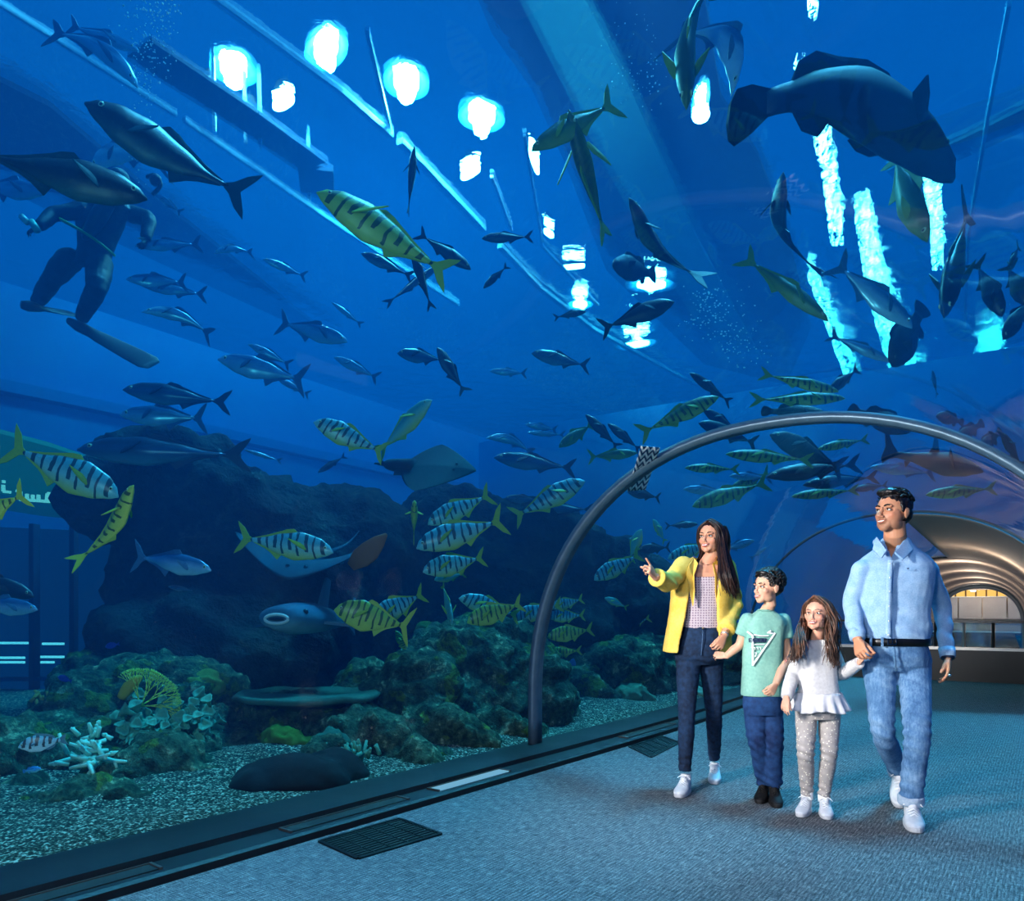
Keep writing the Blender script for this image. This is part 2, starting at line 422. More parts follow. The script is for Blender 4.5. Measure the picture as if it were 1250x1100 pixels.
# lobby beyond the portal
tl = 47.0
m = MB(); m.bar(T(tl, -6, 1.1), T(tl, 6, 1.1), .2, 5.2); o = m.build('wall_lobby', plain('lobby_wall', 'b5a596', .7)); tagp(o, kind='structure')
m = MB(); m.bar(T(tl-1.8, -6, -.05), T(tl-1.8, 6, -.05), 4, .1); o = m.build('floor_lobby', plain('lobby_floor', '6b625a', .4)); tagp(o, kind='structure')
sh = empty('lobby_shopfront', T(tl-.3, 0, 0), 'lit lobby front with a gold row above grey panels seen through the far portal', 'shopfront')
M_GOLD = emis('gold_light', 'e8b860', 1.3); M_PANEL = plain('lobby_panel', '9c8f85', .35, .5); M_MULL = plain('lobby_mullion', 'cfc4b4', .4)
m = MB(); m.bar(T(tl-.3, -2.2, 2.02), T(tl-.3, 2.2, 2.02), .1, .34); m.build('gold_band', M_GOLD, sh)
for k in range(10):
    m = MB(); s = -2.1+k*.47; m.bar(T(tl-.4, s, 1.84), T(tl-.4, s, 2.2), .07, .05, up=(1, 0, 0)); m.build('mullion', plain('brown', '6a4a26', .5), sh)
for k in range(4):
    m = MB(); s = -2.1+k*1.1; m.bar(T(tl-.32, s, 1.22), T(tl-.32, s+1.04, 1.22), .1, 1.15); m.build('panel', M_PANEL, sh)
m = MB(); m.bar(T(tl-.4, -2.2, 1.82), T(tl-.4, 2.2, 1.82), .06, .05); m.build('head_rail', M_MULL, sh)
m = MB(); m.bar(T(42, -.3, 2.05), T(42, -.1, 2.05), .2, .05); o = m.build('lobby_lamp', emis('lamp_white', 'ffffff', 14)); tagp(o, 'small white ceiling lamp glinting in the far vault', 'lamp')
# ================================================================== the tank
t = NT('tank_gravel'); co = t.coord(); vo = t.n('ShaderNodeTexVoronoi'); vo.inputs['Scale'].default_value = 70; t.l(co, vo.inputs[0])
n1 = t.noise(co, 24, 5, .75); h = t.math('ADD', t.math('MULTIPLY', vo.outputs[0], .6), n1)
col = t.ramp(h, [(.55, srgb('08100e')), (.78, srgb('223129')), (.92, srgb('5f6c5c')), (1, srgb('c0c4b0'))])
t.bsdf(col, .9, .2, 0, t.bump(h, .9, .03)); M_GRAVEL = t.m
def seabed(name, s0, s1):
    ts = frange(-8.5, 19, .35); ss = frange(s0, s1, .3); V = []; 
    for tt in ts:
        for s in ss:
            p = T(tt, s, 0); k = min(abs(abs(s)-2.0), 1.0); z = .02+k*(.07+.14*mnoise.noise(p*.9)+.05*mnoise.noise(p*3.1))
            V.append(Vector((p.x, p.y, z)))
    n = len(ss); Fc = [(i*n+j, i*n+j+1, (i+1)*n+j+1, (i+1)*n+j) for i in range(len(ts)-1) for j in range(n-1)]
    o = mesh(name, V, Fc, M_GRAVEL); tagp(o, kind='structure')
seabed('floor_tank_left', -13.3, -1.98)
seabed('floor_tank_right', 1.98, 11.8)
t = NT('tank_wall'); n_ = t.noise(t.coord(), .5, 3); t.bsdf(t.mix(n_, srgb('3f78b8'), srgb('5590cc')), .8, .2, 0); M_TW = t.m
TT = [-9, -5, -2, 0, 2, 4]+frange(5, 9, .5)+[12, 15, 19, 24]
v, f = sweep([(-13.4, -.3), (-13.4, 6.9)], TT); o = mesh('wall_tank_left', v, f, M_TW); tagp(o, kind='structure')
v, f = sweep([(11.9, -.3), (11.9, 6.9)], TT); o = mesh('wall_tank_right', v, f, M_TW); tagp(o, kind='structure')
# end wall of the tank around the tunnel mouth
bmv = []; pin = arch(32, .05); n = len(pin)
outp = []
for s, z in pin:
    a = math.atan2(z-.6, s); c, d = math.cos(a), math.sin(a); k = min(13.3/abs(c) if abs(c) > 1e-4 else 1e9, (6.3 if d > 0 else .9)/abs(d) if abs(d) > 1e-4 else 1e9); outp.append((c*k, .6+d*k))
v = [T(19.45, s, z) for s, z in pin]+[T(19.45, s, z) for s, z in outp]; f = [(j, j+1, n+j+1, n+j) for j in range(n-1)]
o = mesh('wall_tank_end', v, f, M_TW, smooth=False); tagp(o, kind='structure')
# concrete ledges and mullions on the far tank wall
M_LIN = plain('wall_band', '1d3554', .8); M_LIN2 = plain('wall_band_light', '346aa4', .7)
for (z, h_, mt) in ((5.0, .2, M_LIN2), (3.6, .2, M_LIN2)):
    m = MB()
    for i in range(len(TT)-2): m.bar(T(TT[i], -13.2, z), T(TT[i+1], -13.2, z), .3, h_)
    o = m.build('trim_%d' % int(z), mt); tagp(o, kind='structure')
# mall window seen through the far wall, with the lit sign
M_SIGN = emis('sign_glow', '1d8f8a', .35); M_SW = emis('sign_white', 'bfe9e4', 1.0); M_STRIP = emis('strip_light', '9fdcf0', 1.5); M_GLS = emis('mall_window', '0b4c8c', .35)
sg = empty('lit_shop_sign', P(40, 560, 9.2), 'teal lit shop sign with white Arabic lettering beyond the tank', 'sign')
def panel(pts, mat, name, parent, th=.1, Y=9.6):
    q = [P(u, v_, Y) for u, v_ in pts]; v_, f_ = extrude_poly(q, (0, th, 0)); m = MB(); m.add(v_, f_); return m.build(name, mat, parent)
panel([(-60, 508), (0, 524), (60, 540), (118, 560), (100, 620), (40, 615), (-60, 600)], M_SIGN, 'panel', sg)
panel([(-60, 508), (0, 524), (60, 540), (118, 560), (118, 564), (60, 545), (0, 529), (-60, 513)], emis('sg_edge', '2fb0b8', .5), 'top_edge', sg, .1, 9.55)
panel([(-60, 612), (40, 628), (150, 640), (150, 618), (60, 616), (-60, 590)], emis('sg_low', '15708f', .35), 'lower_band', sg, .1, 9.58)
lt = MB()
def stroke(pts, w):
    for a, b in zip(pts[:-1], pts[1:]): lt.bar(P(*a, 9.45), P(*b, 9.45), .03, w, up=(0, 0, 1))
w_ = .034
stroke([(52, 612), (68, 612.5), (68, 603), (58, 602.5), (57, 612)], w_)          # meem ring
stroke([(57, 612), (24, 610)], w_); stroke([(47, 611), (47, 604)], w_); stroke([(40, 611), (40, 604)], w_); stroke([(33, 610), (33, 603)], w_); stroke([(25, 610), (25, 600), (20, 599)], w_)
stroke([(13, 601), (4, 600), (4, 592)], w_); stroke([(3, 588), (6, 588)], w_)
lt.build('lettering', M_SW, sg)
mw = empty('mall_window', P(50, 740, 9.4), 'dark blue mall window with rows of strip lights behind the tank rocks', 'window')
panel([(-80, 640), (150, 650), (150, 880), (-80, 880)], M_GLS, 'glass', mw, .1, 9.9)
for u0, u1, vv in ((-60, 35, 785), (52, 78, 786), (-60, 30, 803), (50, 78, 802), (-60, 30, 808.5), (50, 66, 808.5)):
    m = MB(); m.bar(P(u0, vv, 9.7), P(u1, vv, 9.7), .03, .03); m.build('strip_light', M_STRIP, mw)
for uu, ww in ((42, .14), (90, .1), (-30, .1)):
    m = MB(); m.bar(P(uu, 640, 9.75), P(uu, 870, 9.75), ww, .06, up=(1, 0, 0)); m.build('mullion', plain('mull_navy', '04213f', .8), mw)
m = MB(); m.bar(P(-80, 830, 9.75), P(110, 828, 9.75), .1, .05); m.build('sill', plain('sill_navy', '0a3a66', .8), mw)
# ------------------------------------------------------------------ rocks
t = NT('reef_rock'); co = t.coord(); n1 = t.noise(co, 2.2, 6, .65); n2 = t.noise(co, 14, 4, .6); vo = t.n('ShaderNodeTexVoronoi'); vo.inputs['Scale'].default_value = 5; t.l(co, vo.inputs[0])
h = t.math('ADD', n1, t.math('MULTIPLY', n2, .5))
col = t.ramp(h, [(.5, srgb('060c0d')), (.72, srgb('10191b')), (.9, srgb('1c2a2a')), (1, srgb('34423c'))])
t.bsdf(col, .95, .1, 0, t.bump(t.math('ADD', h, t.math('MULTIPLY', vo.outputs[0], .5)), 1, .09)); M_ROCK = t.m
t = NT('reef_encrusted'); co = t.coord(); n1 = t.noise(co, 5, 6, .7); n2 = t.noise(co, 22, 4, .6); n3 = t.noise(t.mapping(co, loc=(4, 2, 9)), 3, 3)
h = t.math('ADD', n1, t.math('MULTIPLY', n2, .5))
col = t.ramp(h, [(.5, srgb('0a110e')), (.68, srgb('1c3026')), (.84, srgb('3c5440')), (.97, srgb('8fa080'))])
col = t.mix(t.math('GREATER_THAN', n3, .6), col, t.ramp(n2, [(.3, srgb('1a2a1a')), (.7, srgb('55702f'))]))
t.bsdf(col, .95, .1, 0, t.bump(h, 1, .06)); M_REEF = t.m
def rock(name, blobs, mat, label, seed, vox=.07, amp=.16, fs=1.6, amp2=.05, fs2=6, cat='rock', group=None, parent=None):
    m = MB()
    for (u, v_, Y, ru, rz, ry) in blobs:
        k = Y/F; m.ell(P(u, v_, Y), (ru*k, ry, rz*k), nu=20, nv=12)
    V, Fc, N = voxel(m.v, m.f, vox, 3)
    d = fbm(V, fs, seed)*amp+fbm(V, fs2, seed+5)*amp2
    V = V+N*d[:, None]
    o = mesh(name, V, Fc, mat)
    if cat: tagp(o, label, cat, group)
    return o
rock('rock_formation', [(180, 600, 8.2, 90, 62, .8), (250, 620, 8.4, 120, 60, .9), (320, 650, 8.6, 110, 60, 1), (240, 700, 8.2, 100, 120, .8), (330, 740, 8.4, 150, 130, 1), (260, 800, 7.6, 150, 80, .8), (130, 575, 8.0, 40, 25, .5), (420, 690, 8.8, 100, 90, 1), (200, 560, 8.3, 90, 24, .6)], M_ROCK, 'huge dark overhanging rock mass behind the stingray in the left of the tank', 1.3, amp=.22)
rock('rock_formation', [(430, 660, 9.6, 70, 62, 1), (440, 760, 9.4, 110, 110, 1), (380, 640, 9.6, 50, 40, .8)], M_ROCK, 'round-topped dark rock just right of the overhanging mass, behind the striped fish', 4.1, amp=.2)
rock('rock_formation', [(550, 690, 10.2, 80, 92, 1), (640, 700, 10.4, 110, 95, 1), (600, 800, 10, 170, 120, 1), (730, 740, 10.8, 110, 90, 1)], M_ROCK, 'broad dark rock wall in the distance behind the steel arch ring', 7.7, amp=.25)
rock('reef_slope', [(560, 850, 7.4, 90, 90, .6), (500, 870, 6.7, 70, 80, .45), (625, 860, 7.6, 80, 80, .5), (600, 820, 8.0, 90, 70, .6), (455, 915, 5.8, 50, 46, .3), (530, 905, 6.2, 70, 50, .3), (590, 905, 6.9, 60, 40, .3), (410, 930, 5.5, 40, 36, .25), (500, 935, 5.6, 60, 26, .22), (570, 918, 6.1, 50, 24, .22), (625, 900, 6.6, 40, 26, .2)], M_REEF, 'encrusted green reef slope left of the arch ring foot', 2.2, vox=.045, amp=.14, fs=2.4, amp2=.06, fs2=9, cat='reef')
rock('reef_slope', [(740, 830, 9.6, 80, 60, .6), (800, 820, 10.4, 80, 60, .7), (860, 800, 11.6, 70, 50, .8), (700, 860, 8.9, 60, 50, .5), (760, 790, 10.4, 80, 35, .6)], M_REEF, 'encrusted reef slope between the arch ring and the woman', 5.2, vox=.05, amp=.15, fs=2.2, amp2=.06, fs2=8, cat='reef')
rock('reef_slope', [(190, 860, 6.6, 120, 60, .6), (110, 880, 6.2, 70, 60, .5), (60, 930, 5.6, 50, 60, .4), (150, 930, 5.4, 120, 55, .5), (190, 955, 4.9, 80, 50, .35), (100, 990, 4.35, 100, 42, .3), (235, 965, 4.9, 50, 36, .25), (250, 905, 6.2, 70, 45, .4), (10, 930, 5.0, 40, 60, .4), (290, 915, 6.0, 50, 30, .3), (120, 830, 7, 50, 40, .5), (20, 985, 4.5, 40, 26, .3)], M_REEF, 'dark coral covered reef mound under the yellow sea fan', 8.8, vox=.035, amp=.10, fs=3, amp2=.05, fs2=10, cat='reef')
rock('boulder', [(355, 962, 4.74, 78, 42, .24), (312, 972, 4.62, 38, 36, .16), (405, 952, 4.95, 46, 38, .22)], plain('boulder_dark', '0c1218', .9, .15, nz=.6, nscale=9), 'smooth dark round boulder lying against the glass ledge', 3.3, vox=.02, amp=.025, fs=3, amp2=.006, fs2=12)
rock('rock_formation', [(360, 880, 6.4, 70, 45, .4), (420, 905, 6, 60, 50, .4), (330, 905, 6.2, 50, 35, .3), (440, 860, 6.8, 50, 50, .4)], M_REEF, 'reef block carrying the flat table coral', 6.1, vox=.035, amp=.10, fs=3, amp2=.03, fs2=10)
# table coral plate
def plate_coral():
    c = P(375, 848, 6.2); n = 44; V = []; Fc = []; rs = [0, .25, .5, .75, .95, 1.0, .97, .7, .35, .1]
    zs = [.0, .0, .005, .01, .02, .0, -.03, -.05, -.12, -.3]
    for r, z in zip(rs, zs):
        for j in range(n):
            a = 2*PI*j/n; k = 1+.12*mnoise.noise(Vector((math.cos(a)*1.5, math.sin(a)*1.5, 3)))
            V.append((c.x+math.cos(a)*r*.62*k, c.y+math.sin(a)*r*.5*k, c.z+z+.035*mnoise.noise(Vector((math.cos(a)*r*2, math.sin(a)*r*2, 1)))))
    for i in range(len(rs)-1):
        for j in range(n):
            Fc.append((i*n+j, i*n+(j+1) % n, (i+1)*n+(j+1) % n, (i+1)*n+j))
    o = mesh('table_coral', V, Fc, plain('table_coral', '3f6a5a', .9, .1, nz=.7, nscale=30)); tagp(o, 'flat pale green table coral plate jutting from the reef block', 'coral')
plate_coral()
# cup coral bush: one coral made of many frilled cups
def cup_coral(name, spots, mat, label, rr, seed):
    r_ = random.Random(seed); m = MB()
    for (u, v_, Y, n, su, sv) in spots:
        for _ in range(n):
            c = P(u+r_.gauss(0, su), v_+r_.gauss(0, sv), Y+r_.gauss(0, .12)); R = rr*r_.uniform(.7, 1.25)
            d = Vector((r_.gauss(0, .5), -1+r_.gauss(0, .3), .6+r_.gauss(0, .4))).normalized(); A = d.orthogonal().normalized(); B = d.cross(A)
            k = 12; ph = r_.random()*6; secs = []
            for q, (h0, w0) in enumerate(((-1.6, .22), (-.6, .35), (0, .75), (.35, 1.0), (.42, .95), (.15, .6), (-.1, .2))):
                secs.append((c+d*h0*R, A*w0*R, B*w0*R))
            v2, f2 = loft(secs, k)
            for q in range(len(v2)):
                j = q % k; w_ = 1+.22*math.sin(j*2*PI/k*3+ph); cc = secs[q//k][0]; v2[q] = cc+(v2[q]-cc)*w_
            m.add(v2, f2)
    o = m.build(name, mat, None, True); return tagp(o, label, 'coral')
M_CUP = plain('cup_coral_green', '4f9c84', .85, .15, nz=.5, nscale=40); M_CUPL = plain('cup_coral_pale', '9fe0c8', .8, .2, nz=.3, nscale=40)
cup_coral('cup_coral', [(200, 885, 5.3, 70, 26, 16), (175, 898, 5.15, 50, 20, 12), (230, 882, 5.4, 50, 16, 12), (188, 900, 5.2, 30, 12, 10)], M_CUP, 'bushy green cup coral spreading below the yellow sea fan', .045, 3)
# finger coral
def finger_coral(name, base, mat, label, n, L, seed, lean=(0, 0, 1), rad=.014):
    r_ = random.Random(seed); m = MB(); b = base
    for _ in range(n):
        d = (Vector(lean)+Vector((r_.gauss(0, .6), r_.gauss(0, .4), r_.gauss(0, .45)))).normalized(); p = b+Vector((r_.gauss(0, .06), r_.gauss(0, .05), r_.gauss(0, .02)))
        q = p+d*L*r_.uniform(.5, 1); e = (d+Vector((r_.gauss(0, .5), r_.gauss(0, .5), r_.gauss(0, .5)))).normalized()
        m.tube([p, (p+q)/2+e*L*.05, q], [rad*1.2, rad, rad*.7], 7)
        w_ = (p+q)/2; m.tube([w_, w_+e*L*.35], [rad*.9, rad*.6], 6)
    o = m.build(name, mat, None, True); return tagp(o, label, 'coral')
finger_coral('finger_coral', P(112, 924, 4.65), M_CUPL, 'pale turquoise finger coral at the left tip of the cup coral', 26, .16, 5, (-.5, -.2, .1))
finger_coral('finger_coral', P(120, 900, 4.8), M_CUPL, 'small pale turquoise coral sprig above the finger coral', 12, .09, 6, (0, -.2, .6))
finger_coral('finger_coral', P(430, 925, 5.3), M_CUP, 'stubby green finger coral behind the round boulder', 26, .12, 8, (0, -.2, .8))
finger_coral('finger_coral', P(60, 860, 5.9), plain('coral_olive', '8c8a4a', .9), 'small olive coral tuft at the left shoulder of the reef mound', 20, .12, 12, (0, -.2, .8))
# sea fan
def sea_fan():
    r_ = random.Random(4); m = MB(); b = P(172, 862, 5.2); ax = Vector((.45, 0, .9)).normalized(); sd = Vector((.9, .1, -.45)).normalized()
    def br(p, ang, L, rad, dep):
        q = p+(ax*math.cos(ang)+sd*math.sin(ang))*L+Vector((0, r_.uniform(-.01, .01), 0)); m.tube([p, q], [rad, rad*.8], 5, True)
        if dep > 0:
            br(q, ang-r_.uniform(.12, .3), L*.84, rad*.8, dep-1); br(q, ang+r_.uniform(.12, .3), L*.84, rad*.8, dep-1)
    for a in (-.7, -.1, .5, 1.1): br(b, a, .062, .006, 6)
    o = m.build('sea_fan', plain('fan_yellow', 'b3cf5a', .8), None, True); tagp(o, 'round yellow green sea fan coral standing on the reef mound', 'coral')
    m = MB(); m.tube(smooth_path([P(148, 852, 5.2), P(158, 838, 5.2), P(172, 826, 5.2)], 3), lerp_list([.03, .045, .02], 3), 10)
    tagp(m.build('tube_sponge', plain('sponge_gold', 'a99a35', .9, nz=.4), None, True), 'ochre yellow tube sponge leaning beside the sea fan', 'sponge')
sea_fan()
sm_ = [(345, 905, 5.6, '4a6a22', 26, 'yellow green leafy coral lump in front of the table coral'), (430, 680+225, 5.9, '3f6a4a', 22, 'dull green coral head beside the table coral block'), (520, 770, 8.6, '6a8a3a', 14, 'small yellow coral knob on top of the reef slope'), (640, 905, 7.4, '86a08c', 22, 'pale rubble heap at the arch ring foot'), (850, 850, 9.6, '7d9a86', 18, 'pale coral lump by the ledge behind the woman'), (770, 850, 9.0, '4a7a62', 22, 'green coral head on the reef left of the woman legs'), (400, 965-60, 5.5, '2f6a5a', 18, 'small teal coral lump right of the yellow green coral'), (250, 835, 6.3, '5f7a3a', 18, 'olive coral lump right of the sea fan'), (90, 845, 6.2, '76703a', 16, 'brownish coral lump left of the sea fan')]
for i, (u, v_, Y, c_, r_, lb) in enumerate(sm_):
    rock('coral_head', [(u, v_, Y, r_, r_*.7, r_*Y/F), (u+r_*.7, v_+r_*.2, Y, r_*.6, r_*.5, r_*Y/F*.6)], plain('coral_head_%d' % i, c_, .9, .1, nz=.8, nscale=24), lb, i*1.7, vox=.02, amp=.05, fs=8, amp2=.015, fs2=24, cat='coral')
# ------------------------------------------------------------------ above the water: lamps, catwalks, skylights
M_LAMP = emis('flood_lamp', 'ffffff', 90); M_HALO = plain('lamp_halo', '2f86b4', .5); M_HOUS = plain('lamp_housing', '080b0e', .8)
def flood(u, v_, z, r, L, lab, power=0, ang=0.0):
    c = PZ(u, v_, z); k = (c.y)/F; ro = empty('flood_lamp', c, lab, 'lamp', 'flood lamps above the water')
    d = Vector((math.cos(ang), math.sin(ang), 0)); e = Vector((-math.sin(ang), math.cos(ang), 0)); R = r*k*.85; H = L*k*.8
    m = MB(); v2, f2 = loft([(c+Vector((0, 0, .02)), d*H, e*R), (c-Vector((0, 0, .04)), d*H, e*R)], 20, True, 2.6); m.add(v2, f2); m.build('lamp_glass', M_LAMP, ro)
    m = MB(); v2, f2 = loft([(c+Vector((0, 0, .025)), d*H*1.02, e*R*1.02), (c+Vector((0, 0, .10)), d*H*.8, e*R*.8), (c+Vector((0, 0, .16)), d*H*.5, e*R*.5)], 16, True, 2.6); m.add(v2, f2); m.build('housing', M_HOUS, ro)
    if power:
        m = MB(); v2, f2 = loft([(c+Vector((0, 0, .03)), d*H*1.0, e*R*1.0), (c+Vector((0, 0, .02)), d*H*1.35, e*R*1.4), (c-Vector((0, 0, .03)), d*H*1.8, e*R*1.9), (c+Vector((0, 0, .0)), d*H*1.82, e*R*1.92), (c+Vector((0, 0, .06)), d*H*1.35, e*R*1.4)], 24, True, 2.2); m.add(v2, f2); m.build('halo_dish', M_HALO, ro, True)  # cyan dish added to imitate the glowing halo around the lamp
        l = bpy.data.lights.new('flood_light', 'POINT'); l.energy = power*.6; l.color = (.45, .82, 1); l.shadow_soft_size = .12
        o = bpy.data.objects.new('flood_light', l); C.objects.link(o); o.location = c-Vector((0, 0, .25))
ZL = 8.4
flood(285, 84, ZL, 17, 19, 'large round flood lamp left of the paired lamps above the catwalk', 1500)
flood(346, 124, ZL, 9, 22, 'double flood lamp below the large round one, above the catwalk', 0, -.65)
flood(398, 60, ZL, 14, 26, 'long flood lamp nearest the top edge of the picture', 1500, -.95)
flood(496, 100, ZL, 18, 19, 'round flood lamp directly above the catwalk brace', 1500)
flood(588, 143, ZL, 15, 20, 'flood lamp farthest right of the four brightest', 1500, .5)
flood(574, 210, ZL, 7, 20, 'narrow flood lamp below the right bright lamp', 0, -.8)
flood(258, 110, 8.0, 6, 16, 'dim small lamp behind the catwalk posts, left', 0, 1.2)
flood(306, 142, 8.0, 5, 15, 'dim small lamp behind the catwalk posts, right', 0, 1.2)
flood(652, 195, ZL, 4, 34, 'long thin strip lamp right of the flood lamps', 0, 1.35)
flood(670, 284, ZL, 4, 12, 'tiny strip lamp under the long thin one', 0, 1.0)
flood(700, 325, ZL, 4, 17, 'short strip lamp above the small round lamp', 0, -.2)
flood(708, 371, ZL, 8, 11, 'small round lamp just left of the dark fish pair', 300)
flood(795, 347, ZL, 12, 22, 'bright lamp behind the curved dark fish', 350, .1)
flood(777, 420, ZL, 9, 20, 'elongated lamp above the ring, lowest of all', 250, -.5)
flood(855, 125, ZL, 6, 22, 'lamp below the yellow fish at the top edge', 900, 1.5)
M_CAT = plain('catwalk_paint', '8fc4de', .5); M_CATD = plain('catwalk_dark', '0d2a4a', .8)
def line3(pts, z, w_, h_, name, mat, lab, cat, parent=None):
    m = MB(); q = [PZ(u, v_, z) for u, v_ in pts]
    for a, b in zip(q[:-1], q[1:]): m.bar(a, b, w_, h_)
    o = m.build(name, mat, parent)
    if lab: tagp(o, lab, cat)
    return o
cw = empty('catwalk', PZ(260, 180, 7.35), 'pale railed catwalk crossing above the water left of the flood lamps', 'catwalk')
line3([(-60, -32), (0, 5), (215, 140)], 7.3, .05, .06, 'lower_rail', M_CAT, None, None, cw)
line3([(225, 147), (420, 280), (560, 372)], 7.3, .05, .06, 'lower_rail', M_CAT, None, None, cw)
line3([(170, 60), (300, 145), (385, 205), (388, 240)], 7.5, .5, .05, 'walkway_deck', M_CATD, None, None, cw)
for u, a, b in ((262, 95, 160), (300, 120, 175), (318, 130, 180), (378, 150, 246)):
    m = MB(); m.bar(PZ(u, b, 7.4), PZ(u-2, b, 7.4)+Vector((0, 0, 1.0)), .04, .04, up=(1, 0, 0)); m.build('rail_post', M_CAT, cw)
cb = empty('ceiling_beam', PZ(480, 165, 7.6), 'long pale blue beam running from the top edge down towards the arch', 'beam')
line3([(225, -30), (265, 0), (415, 110), (478, 165)], 7.7, .07, .08, 'beam', M_CAT, None, None, cb)
line3([(488, 172), (590, 280)], 7.7, .11, .08, 'beam', M_CAT, None, None, cb)
line3([(610, 300), (660, 352), (725, 402), (850, 470)], 7.7, .10, .08, 'beam', M_CAT, None, None, cb)
line3([(448, 40), (478, 165)], 7.75, .05, .05, 'brace', M_CAT, None, None, cb)
line3([(600, 215), (624, 280)], 7.75, .05, .05, 'brace', M_CAT, None, None, cb)
line3([(640, 165), (662, 300), (730, 372)], 7.75, .04, .05, 'brace', M_CAT, None, None, cb)
line3([(1232, 5), (1205, 150), (1182, 290), (1178, 400)], 7.5, .045, .05, 'pipe', plain('pipe_pale', '5fc0e8', .5), 'pale vertical pipe line above the water at the upper right', 'pipe')
line3([(1090, 215), (1180, 178), (1260, 140)], 7.6, .5, .05, 'duct', plain('duct_teal', '2f7f96', .6), 'wide teal duct above the water at the right edge', 'duct')
# skylight strips above the surface, broken ripple glints painted into their emission
t = NT('skylight_glints'); co = t.coord(); mp = t.mapping(co, rot=(0, 0, math.radians(56)), sc=(20, 5.5, 3)); n1 = t.noise(mp, 1.0, 4, .65, 1.0)
e_ = t.n('ShaderNodeEmission'); e_.inputs[0].default_value = srgb('dffaff'); t.l(t.math('MULTIPLY', t.math('DIVIDE', t.math('SUBTRACT', n1, .56), .05, clamp=True), 90.0), e_.inputs[1])
a_ = t.n('ShaderNodeBsdfTransparent'); x_ = t.n('ShaderNodeMixShader'); t.l(t.math('GREATER_THAN', n1, .56), x_.inputs[0]); t.l(a_.outputs[0], x_.inputs[1]); t.l(e_.outputs[0], x_.inputs[2]); t.l(x_.outputs[0], t.out.inputs[0]); M_SKYL = t.m
def sky_strip(pts, lab, z=9.0):
    q = [PZ(u, v_, z) for u, v_ in pts]; v2, f2 = extrude_poly(q, (0, 0, .05)); m = MB(); m.add(v2, f2); o = m.build('skylight_panel', M_SKYL); tagp(o, lab, 'skylight', 'skylight panels above the water')
sky_strip([(968, 88), (982, 88), (1012, 150), (1022, 215), (1030, 300), (1014, 300), (1004, 220), (990, 160)], 'bright skylight strip directly below the giant grouper')
sky_strip([(1042, 262), (1062, 258), (1078, 335), (1100, 420), (1128, 500), (1138, 560), (1112, 560), (1090, 470), (1058, 360)], 'long broken skylight strip reaching down to the arch ring')
sky_strip([(1120, 185), (1136, 180), (1150, 250), (1152, 330), (1138, 330), (1132, 260)], 'narrow skylight strip behind the olive fish')
sky_strip([(984, 335), (990, 335), (1050, 490), (1042, 490)], 'thin slanting skylight strip left of the long broken one')
sky_strip([(984, -40), (1006, -40), (996, 28), (986, 20)], 'skylight glint at the top edge above the grouper tail')
sky_strip([(1192, 440), (1222, 430), (1225, 520), (1198, 530)], 'shimmering skylight patch at the right above the arch')
# hall roof above the tank, plus a teal strip for a light shaft
M_ROOFD = plain('roof_navy', '0a1c3c', .9); M_SHAFT = plain('shaft_teal', '1a5866', .8)
def roof(pts, z, mat, lab):
    v2, f2 = extrude_poly([PZ(u, v_, z) for u, v_ in pts], (0, 0, .1)); m = MB(); m.add(v2, f2); return tagp(m.build('overhead_panel', mat), lab, 'roof panel')
roof([(560, -60), (600, 40), (650, 110), (690, 200), (740, 330), (860, 445), (960, 470), (990, 400), (960, 280), (925, 190), (880, 120), (850, -60)], 10.2, M_ROOFD, 'large dark navy roof panel high above the arch ring')
roof([(608, -50), (690, -50), (770, 110), (850, 290), (930, 440), (880, 440), (790, 300), (700, 130)], 9.9, M_SHAFT, 'long teal strip painted as a light shaft slanting down past the crossing yellow jacks')  # shaft of light imitated by a teal slab under the roof
roof([(-80, 60), (60, 130), (200, 250), (420, 425), (300, 370), (150, 300), (-80, 190)], 9.6, M_ROOFD, 'dark navy roof panel above the diver at the left')
# rippled water surface
t = NT('water_surface'); co = t.coord(); n1 = t.noise(t.mapping(co, sc=(1, 1, 1)), 3.0, 4, .6, .6); n2 = t.noise(co, .9, 2)
a_ = t.n('ShaderNodeBsdfTransparent'); b_ = t.n('ShaderNodeBsdfRefraction'); b_.inputs['IOR'].default_value = 1.025; b_.inputs[1].default_value = 0
t.l(t.bump(t.math('ADD', n1, n2), .3, .12), b_.inputs['Normal']); x_ = t.n('ShaderNodeMixShader'); x_.inputs[0].default_value = .5
t.l(a_.outputs[0], x_.inputs[1]); t.l(b_.outputs[0], x_.inputs[2]); t.l(x_.outputs[0], t.out.inputs[0]); M_SURF = t.m
v, f = sweep([(-13.3, SURF+.01), (11.9, SURF+.01)], TT); o = mesh('water_surface', v, f, M_SURF, smooth=False); tagp(o, 'rippled water surface over the tank', 'water', kind='stuff')
# bubbles
t = NT('bubble'); t.bsdf((.75, .95, 1, 1), .2, .8); M_BUB = t.m
def bubbles(spots, lab, seed):
    r_ = random.Random(seed); m = MB()
    for (u, v_, Y, n, su, sv, r0) in spots:
        for _ in range(n):
            c = P(u+r_.gauss(0, su), v_+r_.gauss(0, sv), Y+r_.gauss(0, .25)); R = r0*r_.uniform(.5, 1.6); m.ell(c, (R, R, R*.8), nu=6, nv=4)
    o = m.build('air_bubbles', M_BUB, None, True); tagp(o, lab, 'bubbles', kind='stuff')
bubbles([(185, 20, 6.4, 260, 18, 40, .006), (178, 90, 6.4, 70, 10, 30, .005), (170, 180, 6.2, 25, 5, 30, .005)], 'rising air bubbles above the diver', 1)
bubbles([(870, 385, 9, 120, 22, 18, .008), (900, 420, 9, 80, 18, 16, .008), (860, 365, 9, 30, 8, 8, .008)], 'cloud of bubbles above the arch ring', 2)
